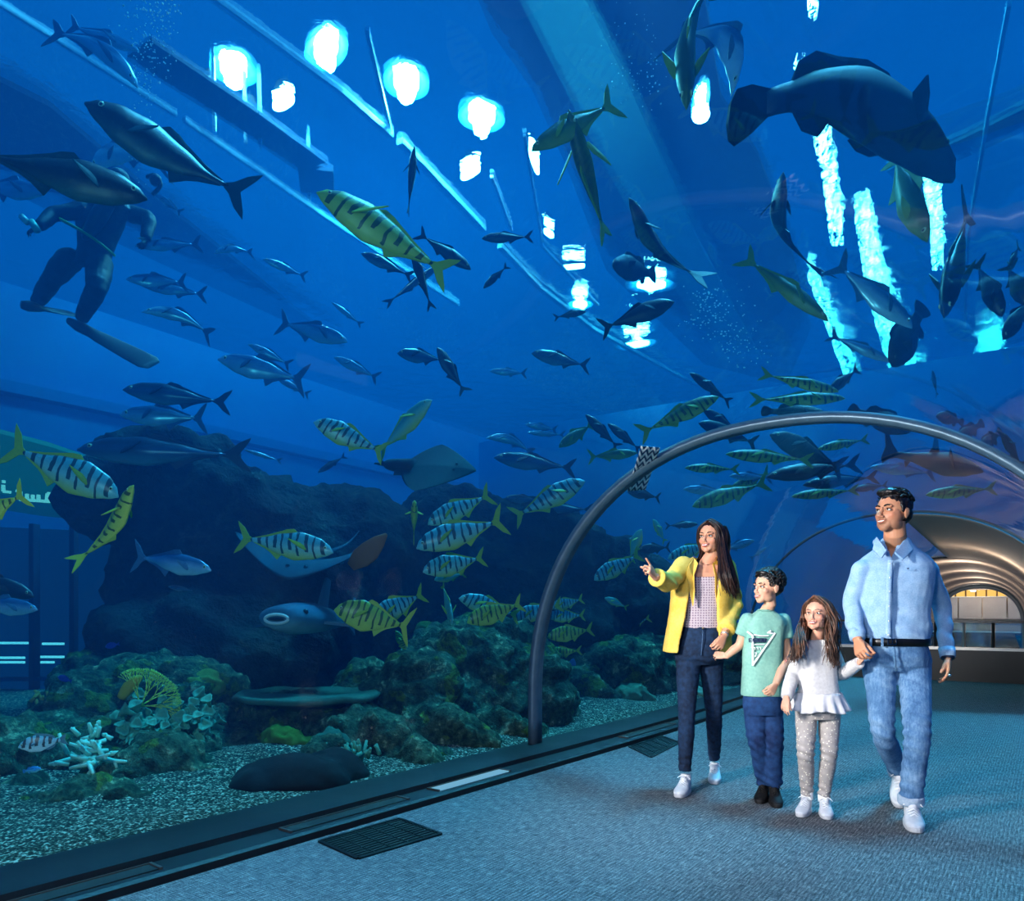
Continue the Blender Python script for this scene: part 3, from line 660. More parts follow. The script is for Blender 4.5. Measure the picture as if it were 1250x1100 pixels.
bubbles([(770, 60, 7, 60, 25, 40, .005), (790, 100, 7, 40, 12, 20, .006)], 'bubbles at the top edge right of the flood lamps', 3)
# ================================================================== lights and world
w = bpy.data.worlds.new('hall'); SC.world = w; w.use_nodes = True
bg = w.node_tree.nodes['Background']; bg.inputs[0].default_value = (.01, .22, .8, 1); bg.inputs[1].default_value = .6
def sun(name, col, e, rot, ang=.2):
    l = bpy.data.lights.new(name, 'SUN'); l.color = col; l.energy = e; l.angle = ang
    o = bpy.data.objects.new(name, l); C.objects.link(o); o.rotation_euler = rot; return o
sun('skylight', (.20, .60, 1), 14, (math.radians(-12), math.radians(14), 0))
def area(name, loc, target, size, power, col=(1, 1, 1), sizey=None, spread=None):
    l = bpy.data.lights.new(name, 'AREA'); l.energy = power; l.color = col; l.size = size
    if sizey: l.shape = 'RECTANGLE'; l.size_y = sizey
    if spread: l.spread = math.radians(spread)
    o = bpy.data.objects.new(name, l); C.objects.link(o); o.location = loc
    o.rotation_euler = (Vector(target)-Vector(loc)).to_track_quat('-Z', 'Y').to_euler(); return o
area('studio_lamp', T(.5, -1.0, 1.95), (1.6, 4.3, 1.15), .5, 40, (1, .96, .92), spread=62)
area('studio_lamp', T(-1.2, .9, 2.0), (.6, 4.3, .8), .7, 110, (.95, .97, 1))
def point(name, loc, power, col, r=.012):
    l = bpy.data.lights.new(name, 'POINT'); l.energy = power; l.color = col; l.shadow_soft_size = r
    o = bpy.data.objects.new(name, l); C.objects.link(o); o.location = loc; return o
for tt in (21.5, 27, 33, 39): point('vault_light', T(tt, .2, 1.9), 55, (1, .82, .66))
point('lobby_light', T(45, 0, 2.6), 160, (1, .82, .62)); point('cladding_fill', T(15.5, .9, 1.6), 40, (1, .8, .62))  # last point is an unseen fill added to warm the right cladding
SC.cycles.volume_bounces = 0; SC.cycles.max_bounces = 6; SC.cycles.transparent_max_bounces = 24; SC.cycles.diffuse_bounces = 2; SC.cycles.glossy_bounces = 3
SC.cycles.use_denoising = True
# ================================================================== fish
def fish_mat(name, back, side, belly, bars=None, barcol='10202c', rough=.35, metal=.0, barw=.45, barn=12.0, split=(-.02, .05), mott=.25):
    t = NT(name); co = t.coord(); s = t.sep(co); n_ = t.noise(co, 9, 4)
    z = t.math('ADD', s[2], t.math('MULTIPLY', t.math('SUBTRACT', n_, .5), .03))
    k = t.math('DIVIDE', t.math('SUBTRACT', z, split[0]), split[1]-split[0], clamp=True)
    k2 = t.math('DIVIDE', t.math('SUBTRACT', z, -.11), .09, clamp=True)
    col = t.mix(k, t.mix(k2, srgb(belly), srgb(side)), srgb(back))
    col = t.mix(t.math('MULTIPLY', t.noise(co, 22, 3), mott), col, srgb('0c1a26'))
    if bars:
        w = t.math('ADD', t.math('MULTIPLY', s[0], barn), t.math('ADD', t.math('MULTIPLY', s[2], 2.2), t.math('MULTIPLY', n_, .7)))
        fr = t.math('FRACT', w); alt = t.math('GREATER_THAN', t.math('FRACT', t.math('MULTIPLY', w, .5)), .5)
        m = t.math('LESS_THAN', fr, t.math('MULTIPLY_ADD', alt, .16, barw-.14))
        m = t.math('MULTIPLY', m, t.math('GREATER_THAN', z, t.math('MULTIPLY_ADD', alt, .045, -.085)))
        m = t.math('MULTIPLY', m, t.math('LESS_THAN', s[0], .43))
        col = t.mix(t.math('MULTIPLY', m, .93), col, srgb(barcol))
    t.bsdf(col, rough, .5 if rough < .7 else .08, metal); return t.m
def fin_mat(name, c, c2=None):
    t = NT(name); co = t.coord(); n_ = t.noise(t.mapping(co, sc=(4, 4, 30)), 6, 2)
    t.bsdf(t.mix(n_, srgb(c), srgb(c2 or c)), .5, .3); return t.m
FM = dict(
    trev=fish_mat('trevally_skin', '48a8b4', '86ccc8', 'b8cc58', True, '123444', .38, .05, barw=.40),
    trevy=fish_mat('trevally_skin_yellow', '8fae3a', 'b2c64a', 'd0d654', True, '20401c', .4, barw=.40),
    plainy=fish_mat('pale_trevally_skin', '4fa49c', '86c8b4', 'c2cf62', False, rough=.38),
    silver=fish_mat('silver_skin', '3a6e96', '9cc8e0', 'd6ecf4', False, rough=.25, metal=.25, split=(-.0, .04)),
    tuna=fish_mat('tuna_skin', '12263c', '2f5c7c', '7fa8b4', False, rough=.3, metal=.15, split=(-.0, .04)),
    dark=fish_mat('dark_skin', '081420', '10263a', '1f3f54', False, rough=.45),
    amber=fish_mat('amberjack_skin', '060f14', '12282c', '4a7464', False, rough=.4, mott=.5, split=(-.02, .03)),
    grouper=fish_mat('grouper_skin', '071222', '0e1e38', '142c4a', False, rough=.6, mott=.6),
    olive=fish_mat('olive_skin', '33502c', '6a8a3a', 'b6c060', False, rough=.45),
    oliveb=fish_mat('olive_barred_skin', '36602e', '7d9e3c', 'c4cc66', True, '14301c', .45, barn=14),
    serg=fish_mat('sergeant_skin', '6fb8c8', 'a8e0e8', 'c8ecf0', True, '06121c', .4, barn=7.5, barw=.5),
    tang=fish_mat('tang_skin', '1a2a90', '2436a8', '2c3cb0', False, rough=.5),
    parrot=fish_mat('parrotfish_skin', '2a8ac8', '4cb4e0', '7fd0e8', False, rough=.45),
    shark=fish_mat('shark_skin', '1c3444', '2c4a54', '5c7f80', False, rough=.55, mott=.5),
    bow=fish_mat('ray_shark_skin', '2a5a74', '4a8498', '9fc4c4', False, rough=.75, mott=.4))
FF = dict(trev=fin_mat('fin_yellow', 'a4bc34', '6f983a'), trevy=fin_mat('fin_gold', 'b4c03a', '84a036'), plainy=fin_mat('fin_lime', '9fc03a', '6f9f4a'),
    silver=fin_mat('fin_silver', '4f80a0', '2c5476'), tuna=fin_mat('fin_tuna', '1c3850', '142a40'), dark=fin_mat('fin_dark', '0e2034', '0a1828'),
    amber=fin_mat('fin_amber', '14303a', '1f4a4a'), grouper=fin_mat('fin_grouper', '0c1c30', '081626'), olive=fin_mat('fin_olive', '8fa83a', '5c8030'),
    serg=fin_mat('fin_serg', '5f9fb0', '1c3a4a'), tang=fin_mat('fin_tang', '101c70', '1c2c90'), parrot=fin_mat('fin_parrot', '1c6aa8', '2c80b8'), shark=fin_mat('fin_shark', '162c3a', '0f2230'), bow=fin_mat('fin_bow', '1f4a60', '2c5a70'))
FF['oliveb'] = FF['olive']
M_EYEW = plain('fish_eye_rim', 'b8c8a0', .2, .6); M_EYEB = plain('fish_pupil', '04060a', .08, .8)
def interp(tab, x):
    for (a, ya), (b, yb) in zip(tab[:-1], tab[1:]):
        if x <= b:
            k = (x-a)/(b-a) if b > a else 0; k = k*k*(3-2*k)*.5+k*.5
            return ya+(yb-ya)*k
    return tab[-1][1]
# body profiles over u = 0 (snout) .. 1 (tail root): top, bottom, half width
SH = dict(
    trev=([(0, .0), (.06, .055), (.18, .105), (.4, .135), (.62, .10), (.85, .04), (1, .014)], [(0, -.012), (.08, -.05), (.25, -.10), (.45, -.13), (.65, -.095), (.85, -.035), (1, -.014)], [(0, .004), (.08, .032), (.25, .052), (.45, .055), (.7, .035), (.9, .014), (1, .010)]),
    slim=([(0, .0), (.06, .03), (.2, .062), (.42, .078), (.65, .06), (.85, .026), (1, .010)], [(0, -.01), (.08, -.03), (.25, -.062), (.45, -.078), (.65, -.055), (.85, -.022), (1, -.010)], [(0, .004), (.08, .026), (.25, .046), (.45, .052), (.7, .034), (.9, .012), (1, .008)]),
    tuna=([(0, .0), (.07, .045), (.2, .082), (.42, .10), (.65, .066), (.86, .02), (1, .008)], [(0, -.012), (.08, -.045), (.25, -.085), (.45, -.10), (.65, -.066), (.86, -.018), (1, -.008)], [(0, .004), (.08, .034), (.25, .06), (.45, .066), (.7, .04), (.9, .012), (1, .009)]),
    grouper=([(0, .005), (.05, .05), (.14, .085), (.3, .125), (.5, .135), (.72, .095), (.9, .055), (1, .05)], [(0, -.025), (.05, -.06), (.18, -.105), (.35, -.135), (.55, -.125), (.72, -.08), (.9, -.045), (1, -.045)], [(0, .014), (.06, .055), (.2, .085), (.4, .09), (.65, .055), (.9, .02), (1, .016)]),
    damsel=([(0, .0), (.08, .09), (.25, .18), (.45, .20), (.7, .14), (.9, .055), (1, .05)], [(0, -.02), (.1, -.08), (.28, -.17), (.5, -.19), (.72, -.12), (.9, -.05), (1, -.045)], [(0, .006), (.1, .04), (.3, .06), (.5, .058), (.8, .03), (1, .012)]),
    shark=([(0, .004), (.05, .025), (.18, .052), (.38, .075), (.6, .055), (.8, .032), (1, .02)], [(0, -.006), (.06, -.02), (.2, -.05), (.4, -.066), (.6, -.045), (.8, -.02), (1, -.014)], [(0, .02), (.05, .05), (.18, .075), (.38, .08), (.6, .05), (.8, .026), (1, .012)]))
def fish_parts(shape, bend=0.0, arch_=0.0, tailk=1.0, pect=1.0):
    "list of (part name, key, verts, faces) in a unit-length fish frame (head +X, up +Z)"
    top, bot, wid = SH[shape]; X0, X1 = .5, -.36
    def warp(p):
        x, y, z = p
        q = min(x-.18, 0); y2 = y+bend*q*q*1.0; z2 = z+arch_*(x*x)*-1.4
        return (x, y2, z2)
    n = 22; m = 18; V = []; Fc = []
    for i in range(n):
        u = (i/(n-1))**1.25; x = X0+(X1-X0)*u; a = interp(top, u); b = interp(bot, u); w = interp(wid, u); c = (a+b)/2; h = (a-b)/2
        for j in range(m):
            th = 2*PI*j/m; sz = math.sin(th); cy = math.cos(th)
            V.append((x, w*cy*(1-.25*abs(sz)), c+h*sz))
    for i in range(n-1):
        for j in range(m): Fc.append((i*m+j, i*m+(j+1) % m, (i+1)*m+(j+1) % m, (i+1)*m+j))
    Fc.append(tuple(range(m-1, -1, -1))); Fc.append(tuple(range((n-1)*m, n*m)))
    out = [('body', 'b', V, Fc)]
    def fin(name, pts, th=.004, off=(0, 0, 0), rot=None, key='f'):
        pl = [Vector((x, 0, z)) for x, z in pts]; c = sum(pl, Vector())/len(pl); N = len(pl)
        v = [p+Vector((0, th, 0)) for p in pl]+[p-Vector((0, th, 0)) for p in pl]+[c+Vector((0, th*1.6, 0)), c-Vector((0, th*1.6, 0))]
        # taper the outer edge
        f = []
        for i in range(N):
            j = (i+1) % N; f.append((i, j, 2*N)); f.append((N+j, N+i, 2*N+1)); f.append((i, N+i, N+j, j))
        if rot is not None: v = [rot @ p for p in v]
        v = [p+Vector(off) for p in v]; out.append((name, key, [tuple(p) for p in v], f))
    hT = lambda x: interp(top, (X0-x)/(X0-X1)); hB = lambda x: interp(bot, (X0-x)/(X0-X1)); hW = lambda x: interp(wid, (X0-x)/(X0-X1))
    if shape in ('trev', 'slim', 'tuna'):
        k = .112*tailk
        fin('tail_fin', [(-.34, .012), (-.38, .03), (-.44, k*.75), (-.515, k*1.1), (-.50, k*.8), (-.45, k*.3), (-.425, 0), (-.45, -k*.3), (-.50, -k*.8), (-.515, -k*1.1), (-.44, -k*.75), (-.38, -.03), (-.34, -.012)])
        fin('dorsal_fin', [(.12, hT(.12)-.01), (.07, hT(.07)+.032), (.0, hT(0)+.035), (-.05, hT(-.05)+.022), (-.2, hT(-.2)+.016), (-.32, hT(-.32)+.004), (-.32, hT(-.32)-.008), (-.1, hT(-.1)-.012), (.05, hT(.05)-.014)])
        fin('anal_fin', [(-.02, hB(-.02)+.01), (-.06, hB(-.06)-.05), (-.1, hB(-.1)-.026), (-.2, hB(-.2)-.016), (-.32, hB(-.32)-.004), (-.32, hB(-.32)+.008), (-.12, hB(-.12)+.012)])
    elif shape == 'grouper':
        fin('tail_fin', [(-.34, .045), (-.42, .085), (-.48, .095), (-.505, .06), (-.515, 0), (-.505, -.06), (-.48, -.09), (-.42, -.08), (-.34, -.04)], .007)
        fin('dorsal_fin', [(.22, hT(.22)-.01), (.18, hT(.18)+.03), (.08, hT(.08)+.03), (-.05, hT(-.05)+.035), (-.15, hT(-.15)+.065), (-.22, hT(-.22)+.055), (-.25, hT(-.25)+.0), (-.1, hT(-.1)-.02)], .006)
        fin('anal_fin', [(-.08, hB(-.08)+.01), (-.13, hB(-.13)-.06), (-.2, hB(-.2)-.055), (-.24, hB(-.24)+.0), (-.15, hB(-.15)+.02)], .006)
    elif shape == 'damsel':
        fin('tail_fin', [(-.34, .045), (-.42, .10), (-.505, .13), (-.45, 0), (-.505, -.13), (-.42, -.10), (-.34, -.04)], .006)
        fin('dorsal_fin', [(.2, hT(.2)-.01), (.12, hT(.12)+.04), (-.1, hT(-.1)+.05), (-.22, hT(-.22)+.06), (-.28, hT(-.28)+.0), (-.1, hT(-.1)-.02)], .006)
        fin('anal_fin', [(0, hB(0)+.01), (-.1, hB(-.1)-.05), (-.22, hB(-.22)-.06), (-.27, hB(-.27)+.0), (-.12, hB(-.12)+.02)], .006)
    else:
        fin('tail_fin', [(-.33, .02), (-.40, .06), (-.50, .15), (-.515, .14), (-.46, .04), (-.475, -.03), (-.45, -.06), (-.40, -.03), (-.33, -.014)], .005)
        fin('dorsal_fin', [(.06, hT(.06)-.01), (.0, hT(0)+.09), (-.03, hT(-.03)+.085), (-.02, hT(-.02)+.03), (-.05, hT(-.05)-.01)], .006)
        fin('anal_fin', [(-.18, hB(-.18)+.01), (-.22, hB(-.22)-.04), (-.25, hB(-.25)-.005)], .005)
    for sg, nm in ((1, 'pectoral_fin'), (-1, 'pectoral_fin')):
        L = {'trev': .2, 'slim': .15, 'tuna': .17, 'grouper': .13, 'damsel': .14, 'shark': .22}[shape]*pect
        wf = {'grouper': .075, 'shark': .075}.get(shape, .035)
        pts = [(.0, wf*.4), (-L*.4, wf*.7), (-L, 0), (-L*.7, -wf*.4), (-L*.3, -wf*.55), (.0, -wf*.4)]
        R = Matrix.Rotation(sg*(-.95 if shape in ('shark', 'grouper') else -.55), 3, 'Z') @ Matrix.Rotation(.35, 3, 'Y') @ Matrix.Rotation(sg*(.9 if shape == 'shark' else .4), 3, 'X')
        x = .24 if shape != 'shark' else .2
        fin(nm, pts, .004, (x, sg*hW(x)*.85, (hT(x)+hB(x))/2-.02), R)
    ex = .42 if shape != 'grouper' else .41
    for sg in (1, -1):
        r = .016 if shape != 'damsel' else .024
        if shape in ('grouper', 'shark'): r = .010
        v, f = ellipsoid((ex, sg*hW(ex)*.80, (hT(ex)*.55+hB(ex)*.2)), (r, r*.55, r), nu=10, nv=6); out.append(('eye', 'e', [tuple(p) for p in v], f))
        v, f = ellipsoid((ex+.002, sg*(hW(ex)*.80+r*.35), (hT(ex)*.55+hB(ex)*.2)), (r*.55, r*.4, r*.55), nu=8, nv=5); out.append(('pupil', 'p', [tuple(p) for p in v], f))
    return [(a, b, [warp(p) for p in V_], F_) for a, b, V_, F_ in out]
KIND = dict(trev=('trev', 'striped_trevally', 'striped trevallies'), trevy=('trev', 'striped_trevally', 'striped trevallies'), plainy=('trev', 'pale_trevally', 'pale trevallies'), silver=('slim', 'silver_mackerel', 'slim silver fish'),
    tuna=('tuna', 'small_tuna', 'tunas'), dark=('tuna', 'dark_jack', 'dark silhouetted fish'), amber=('tuna', 'amberjack', 'amberjacks'), grouper=('grouper', 'grouper', 'groupers'), olive=('slim', 'yellow_jack', 'yellow green jacks'),
    oliveb=('tuna', 'barred_jack', 'green barred jacks'), serg=('damsel', 'sergeant_fish', 'reef fish'), tang=('damsel', 'blue_tang', 'blue tangs'), parrot=('grouper', 'parrotfish', 'reef fish'), shark=('shark', 'shark', 'sharks'))
_proto = {}
def fish_instance(kind, bend, arch_, tailk, pect):
    shape, nm, grp = KIND[kind]; key = (kind, bend, arch_, tailk, pect)
    if key in _proto:
        src = _proto[key]; r = src.copy(); C.objects.link(r)
        for ch in src.children:
            c = ch.copy(); C.objects.link(c); c.parent = r
            for g in ch.children:
                d = g.copy(); C.objects.link(d); d.parent = c
        return r
    r = bpy.data.objects.new(nm, None); C.objects.link(r); last = None
    for (pn, k, V, Fc) in fish_parts(shape, bend, arch_, tailk, pect):
        mat = {'b': FM[kind], 'f': FF[kind], 'e': M_EYEW, 'p': M_EYEB}[k]
        o = mesh(pn, V, Fc, mat, None, smooth=(k != 'f')); o.parent = last if k == 'p' else r
        if k == 'e': last = o
    _proto[key] = r; return r
def fish(kind, h, tl, off, dd, label, bend=0.0, arch_=0.0, dz=1.0, dy=1.0, roll=0.0, tailk=1.0, pect=1.0):
    bend = round(bend, 1); arch_ = round(arch_, 1)
    g = max(glassY(*h), glassY(*tl)); Yh = g+off; Yt = Yh+dd
    if dd < 0: Yh -= dd; Yt -= dd
    A = P(h[0], h[1], Yh); B = P(tl[0], tl[1], Yt); L = (A-B).length; x = (A-B).normalized()
    up = Vector((0, 0, 1)); y = up.cross(x)
    if y.length < .2: y = Vector((0, 1, .3)).cross(x)
    y.normalize(); z = x.cross(y)
    if roll: R = Matrix.Rotation(math.radians(roll), 3, x); y = R @ y; z = R @ z
    r = fish_instance(kind, bend, arch_, tailk, pect)
    M = Matrix(((x.x, y.x, z.x), (x.y, y.y, z.y), (x.z, y.z, z.z))).to_4x4() @ Matrix.Diagonal((L, L*dy, L*dz, 1))
    M.translation = (A+B)/2
    r.matrix_world = M; tagp(r, label, 'fish', KIND[kind][2]); return r
SCHOOL = [
# kind, head, tail, metres beyond glass, tail further by, label, options
('amber', (104, 124), (301, 252), 2.6, .5, 'large dark amberjack diving head up-left above the diver', dict(dz=1.35, bend=.3)),
('amber', (180, 242), (-46, 182), 2.2, -.3, 'large greenish amberjack crossing in front of the diver at the left edge', dict(dz=1.25)),
('silver', (176, 92), (66, 26), 4.5, .3, 'silver fish with a bright back under the bubbles at top left', dict(arch_=.3, dz=.65)),
('silver', (170, 62), (84, 30), 4.9, .3, 'thin silver fish streak just above another at top left', dict(dz=.6)),
('silver', (102, 188), (196, 186), 4.6, .4, 'silver fish behind the tail half of the diving amberjack, over the diver head', dict(arch_=.3, dz=1.4)),
('silver', (56, 236), (-30, 226), 5, .3, 'silver fish at the left edge beside the diver shoulder', dict()),
('silver', (189, 236), (222, 260), 5.5, 0, 'tiny silver fish streak right of the diver', dict()),
('silver', (165, 300), (246, 298), 5.2, .2, 'silver fish just right of the diver elbow', dict()),
('silver', (260, 303), (308, 304), 5.8, .2, 'small silver fish below the amberjack tail', dict(arch_=.3)),
('silver', (321, 316), (374, 338), 5.8, .2, 'thin silver fish slanting down under the striped fish head', dict()),
('silver', (154, 341), (228, 345), 5.0, .2, 'upper silver fish of the pair right of the diver knee', dict(dz=1.2)),
('silver', (172, 348), (252, 360), 5.4, .2, 'lower silver fish of the pair right of the diver knee', dict()),
('silver', (177, 370), (262, 402), 4.6, .2, 'curved silver fish right of the diver feet', dict(arch_=.3)),
('silver', (266, 438), (374, 465), 4.2, .2, 'biggest silver fish in the middle left water', dict(dz=1.35, dy=1.1)),
('silver', (303, 420), (355, 446), 5.2, .1, 'slim silver fish just above the biggest silver one', dict()),
('silver', (338, 462), (378, 482), 5.2, .1, 'small silver fish just under the tail of the biggest silver one', dict()),
('tuna', (150, 475), (281, 492), 4.0, .2, 'dark backed tuna above another one, left of centre', dict(dz=.95)),
('silver', (146, 506), (252, 511), 4.2, .2, 'silver fish just below the dark backed tuna', dict(dz=1.3)),
('tuna', (94, 548), (304, 556), 2.9, .3, 'long dark tuna skimming the top of the big rock', dict(dz=.8)),
('silver', (298, 549), (344, 563), 5, .1, 'thin silver streak of a fish right of the tuna tail on the rock', dict(dz=.6)),
('trev', (145, 606), (9, 543), 1.6, -.1, 'striped trevally with long dorsal in front of the lit shop sign', dict(dz=1.1, tailk=1.3)),
('trevy', (163, 592), (122, 691), 1.2, .25, 'yellow trevally swimming steeply up beside the big rock edge', dict(bend=-.6, dz=.8)),
('trevy', (-52, 645), (32, 602), 1.2, 0, 'yellow tail of a trevally cut by the left edge below the sign', dict(tailk=1.5)),
('silver', (258, 696), (163, 679), 2.0, .1, 'pale blue fish with a plain side under the striped one', dict(dz=1.25)),
('trev', (407, 674), (290, 656), 1.5, .1, 'striped trevally gliding over the stingray', dict(dz=.95, tailk=1.2)),
('silver', (46, 744), (-40, 736), 2.5, 0, 'silver belly of a fish at the left edge above the strip lights', dict(dz=1.3)),
('dark', (42, 728), (-60, 700), 2.8, 0, 'dark fish at the left edge above the silver belly', dict()),
('trev', (383, 515), (470, 553), 1.8, .1, 'striped trevally facing left in open water above the rock', dict(dz=1.05, tailk=1.2)),
('plainy', (527, 488), (462, 553), 2.2, .3, 'plain pale green fish climbing to the right of the striped one', dict(dz=.95)),
('dark', (388, 577), (422, 556), 6.5, 0, 'far small dark fish above the left rock ridge', dict(dz=.8)),
('silver', (424, 417), (340, 393), 4.8, .1, 'silver fish heading right with a long tail, centre left', dict(dz=1.2)),
('silver', (408, 436), (462, 462), 5.2, 0, 'slim silver fish below the right heading one', dict()),
('silver', (405, 369), (442, 397), 5.6, 0, 'short thin silver streak above the right heading fish', dict(dz=.7)),
('tuna', (485, 431), (545, 440), 4.6, .3, 'dark silver fish half hidden behind a dark diving fish', dict(dz=1.2)),
('dark', (534, 424), (566, 482), 3.6, .1, 'dark fish nose up right in the middle of the water', dict(dz=1.1, bend=.3)),
('silver', (598, 453), (643, 456), 5.5, 0, 'small silver fish centre, level with the dark nose up fish', dict()),
('tuna', (649, 431), (719, 447), 4.4, .2, 'blue grey tuna below the lamps, centre', dict(dz=1.05)),
('tuna', (603, 558), (702, 572), 4.0, .3, 'dark tuna above the right rock, left of the zigzag sticker', dict(dz=.9)),
('silver', (596, 527), (653, 548), 5.2, 0, 'curved silver fish above the dark tuna', dict(arch_=.3)),
('silver', (641, 518), (680, 525), 5.6, 0, 'tiny silver fish, upper of two left of the green fish', dict()),
('silver', (644, 528), (690, 531), 5.8, 0, 'tiny silver fish, lower of two left of the green fish', dict(dz=.8)),
('trev', (714, 587), (626, 632), 2.2, .1, 'striped trevally climbing right, above the dark rock wall', dict(dz=.95, tailk=1.2)),
('tuna', (616, 608), (664, 611), 4.5, 0, 'dim fish behind the tail of the climbing striped trevally', dict()),
('tuna', (645, 620), (726, 622), 4.2, 0, 'slim blue tuna under the climbing striped trevally', dict(dz=.8)),
('olive', (682, 546), (724, 517), 3.6, .2, 'green fish slanting left of the dark crossing fish', dict(dz=1.5)),
('dark', (715, 506), (755, 547), 3.2, 0, 'slender dark fish slanting down right near the sticker', dict(dz=.9)),
('dark', (742, 517), (782, 550), 3.4, 0, 'second slender dark fish right beside the first', dict(dz=.9)),
('olive', (778, 553), (718, 558), 3.0, 0, 'yellow green fish just left of the zigzag sticker', dict(dz=1.3)),
('trevy', (506, 612), (505, 657), 1.8, .5, 'small yellow green fish seen nearly head on above the striped pair', dict(dz=.9)),
('trev', (522, 640), (600, 603), 1.9, .1, 'upper striped trevally of the close pair over the rock', dict(dz=1.0, tailk=1.3)),
('trev', (508, 669), (616, 634), 1.4, .1, 'lower striped trevally of the close pair, the brightest blue one', dict(dz=1.0, tailk=1.3)),
('trev', (516, 698), (592, 680), 1.5, .2, 'striped trevally below the close pair', dict(dz=1.15)),
('plainy', (530, 708), (568, 700), 2.1, .2, 'dim teal fish tucked under the single striped trevally', dict(dz=1.0)),
('trevy', (408, 744), (502, 766), 1.2, .1, 'big golden green striped trevally with raised dorsal, nearest the ray shark', dict(dz=1.35, tailk=1.4)),
('trev', (452, 758), (518, 724), 1.6, .3, 'striped trevally behind the big golden green one', dict(dz=1.2)),
('plainy', (552, 763), (540, 712), 1.9, .3, 'green fish nose down with a yellow mouth between the striped groups', dict(dz=1.1)),
('trev', (560, 730), (634, 752), 1.9, .2, 'upper left striped trevally of the tight trio left of the ring', dict(dz=1.0)),
('trevy', (570, 760), (638, 736), 1.5, .1, 'front golden striped trevally of the tight trio left of the ring', dict(dz=1.2)),
('trev', (624, 756), (686, 738), 2.0, .1, 'striped trevally of the tight trio partly behind the ring', dict(dz=1.1)),
('trev', (672, 742), (712, 731), 2.4, 0, 'small striped fish just right of the ring, topmost of four', dict(dz=1.2)),
('trev', (668, 753), (714, 751), 2.3, 0, 'second small striped fish right of the ring', dict(dz=1.2)),
('trevy', (668, 778), (724, 768), 2.0, 0, 'third striped fish right of the ring, golden', dict(dz=1.2)),
('trevy', (664, 798), (710, 794), 2.4, 0, 'fourth small yellow striped fish right of the ring, lowest', dict(dz=1.0)),
('parrot', (662, 820), (702, 808), 2.2, 0, 'light blue parrotfish beside the arch ring', dict(dz=1.2)),
('tang', (690, 828), (690, 866), 2.4, .1, 'dark blue tang upright by the ring foot', dict(dz=.9)),
('tang', (737, 815), (735, 843), 2.8, .1, 'dark blue tang upright left of the woman', dict(dz=.9)),
('tang', (696, 812), (728, 810), 2.9, 0, 'dark blue tang level with the parrotfish', dict(dz=.9)),
('tang', (760, 848), (786, 846), 2.6, 0, 'blue tang low over the reef left of the woman leg', dict(dz=.8)),
('parrot', (890, 826), (912, 822), 3.0, 0, 'small bright blue fish between the woman and the boy', dict(dz=1.1)),
('trev', (725, 708), (782, 676), 2.0, .1, 'striped trevally left of the pointing hand', dict(dz=1.1, tailk=1.1)),
('plainy', (738, 730), (766, 742), 2.6, 0, 'small teal fish below the striped one left of the woman', dict(dz=1.1)),
('trev', (757, 766), (794, 754), 2.6, 0, 'small green striped fish left of the yellow jacket hem', dict(dz=1.2)),
('plainy', (797, 634), (812, 662), 2.6, .1, 'teal fish diving just above the pointing hand', dict(dz=1.2)),
('plainy', (783, 646), (768, 684), 2.3, .1, 'teal yellow fish diving left of the pointing hand', dict(dz=1.4, tailk=1.3)),
('dark', (780, 671), (818, 668), 3.0, 0, 'dark blue fish behind the pointing finger', dict(dz=1.4)),
('dark', (852, 640), (812, 642), 3.6, 0, 'dark slim fish touching the woman hair on its left', dict(dz=.9)),
('trev', (815, 682), (872, 662), 2.2, .1, 'striped fish half hidden by the woman face', dict(dz=.9)),
('silver', (921, 660), (880, 672), 3.0, 0, 'teal silver fish right of the woman hair', dict(dz=1.2)),
('silver', (936, 668), (916, 682), 3.4, 0, 'small slanting silver fish above the boy hair', dict(dz=1)),
('plainy', (785, 722), (826, 722), 2.6, 0, 'dim teal fish under the raised yellow sleeve', dict(dz=.8)),
('plainy', (785, 742), (800, 770), 3.0, 0, 'small dim green fish left of the yellow jacket', dict(dz=1.2)),
# upper centre
('olive', (648, 184), (752, 124), 2.4, .1, 'yellow green jack crossing behind another one, upper centre', dict(dz=1.25, dy=1.3, tailk=1.1)),
('olive', (694, 134), (740, 292), 1.9, .4, 'yellow green jack seen from below with long swept side fins', dict(dy=1.5, pect=1.7, roll=180)),
('trevy', (387, 234), (550, 336), 1.8, .2, 'large striped trevally seen from below with yellow belly under the lamps', dict(dz=.85, dy=1.2, tailk=1.1, pect=1.3)),
('dark', (506, 178), (498, 262), 3.6, .3, 'dark fish pointing straight up between the lamps', dict(dz=.9)),
('dark', (575, 329), (510, 284), 3.8, 0, 'dark fish with light back right behind the striped trevally tail', dict(dz=.9)),
('tuna', (441, 309), (504, 338), 4.2, 0, 'blue tuna left of the striped trevally tail', dict(dz=.9)),
('dark', (502, 302), (527, 378), 3.2, .2, 'dark fish hanging nose up under the striped trevally tail', dict(dz=.9)),
('dark', (588, 291), (650, 289), 4.2, 0, 'dark fish in front of the beam right of the narrow lamp', dict(dz=.9)),
('dark', (590, 352), (620, 324), 4.2, 0, 'small dark fish slanting up by the beam end', dict(dz=.9)),
('dark', (716, 380), (676, 388), 4.6, 0, 'small dark fish under the small round lamp', dict(dz=.9)),
('tuna', (539, 322), (470, 372), 5.0, 0, 'faint blue tuna below the striped trevally', dict(dz=.5)),
('amber', (768, 241), (822, 358), 2.6, .4, 'dark curved fish with a pale belly arching above a bright lamp', dict(bend=.9, dz=1.1)),
('dark', (823, 368), (733, 402), 3.0, .1, 'dark fish just below the bright lamp, tail to the left', dict(dz=1.1)),
('grouper', (748, 322), (800, 336), 4.2, .4, 'murky dark round fish left of the bright lamp', dict(dz=1.4)),
('grouper', (1163, 158), (893, 84), 2.2, -.4, 'giant dark blue grouper at the top right', dict(dz=1.0, arch_=.5, dy=1.1)),
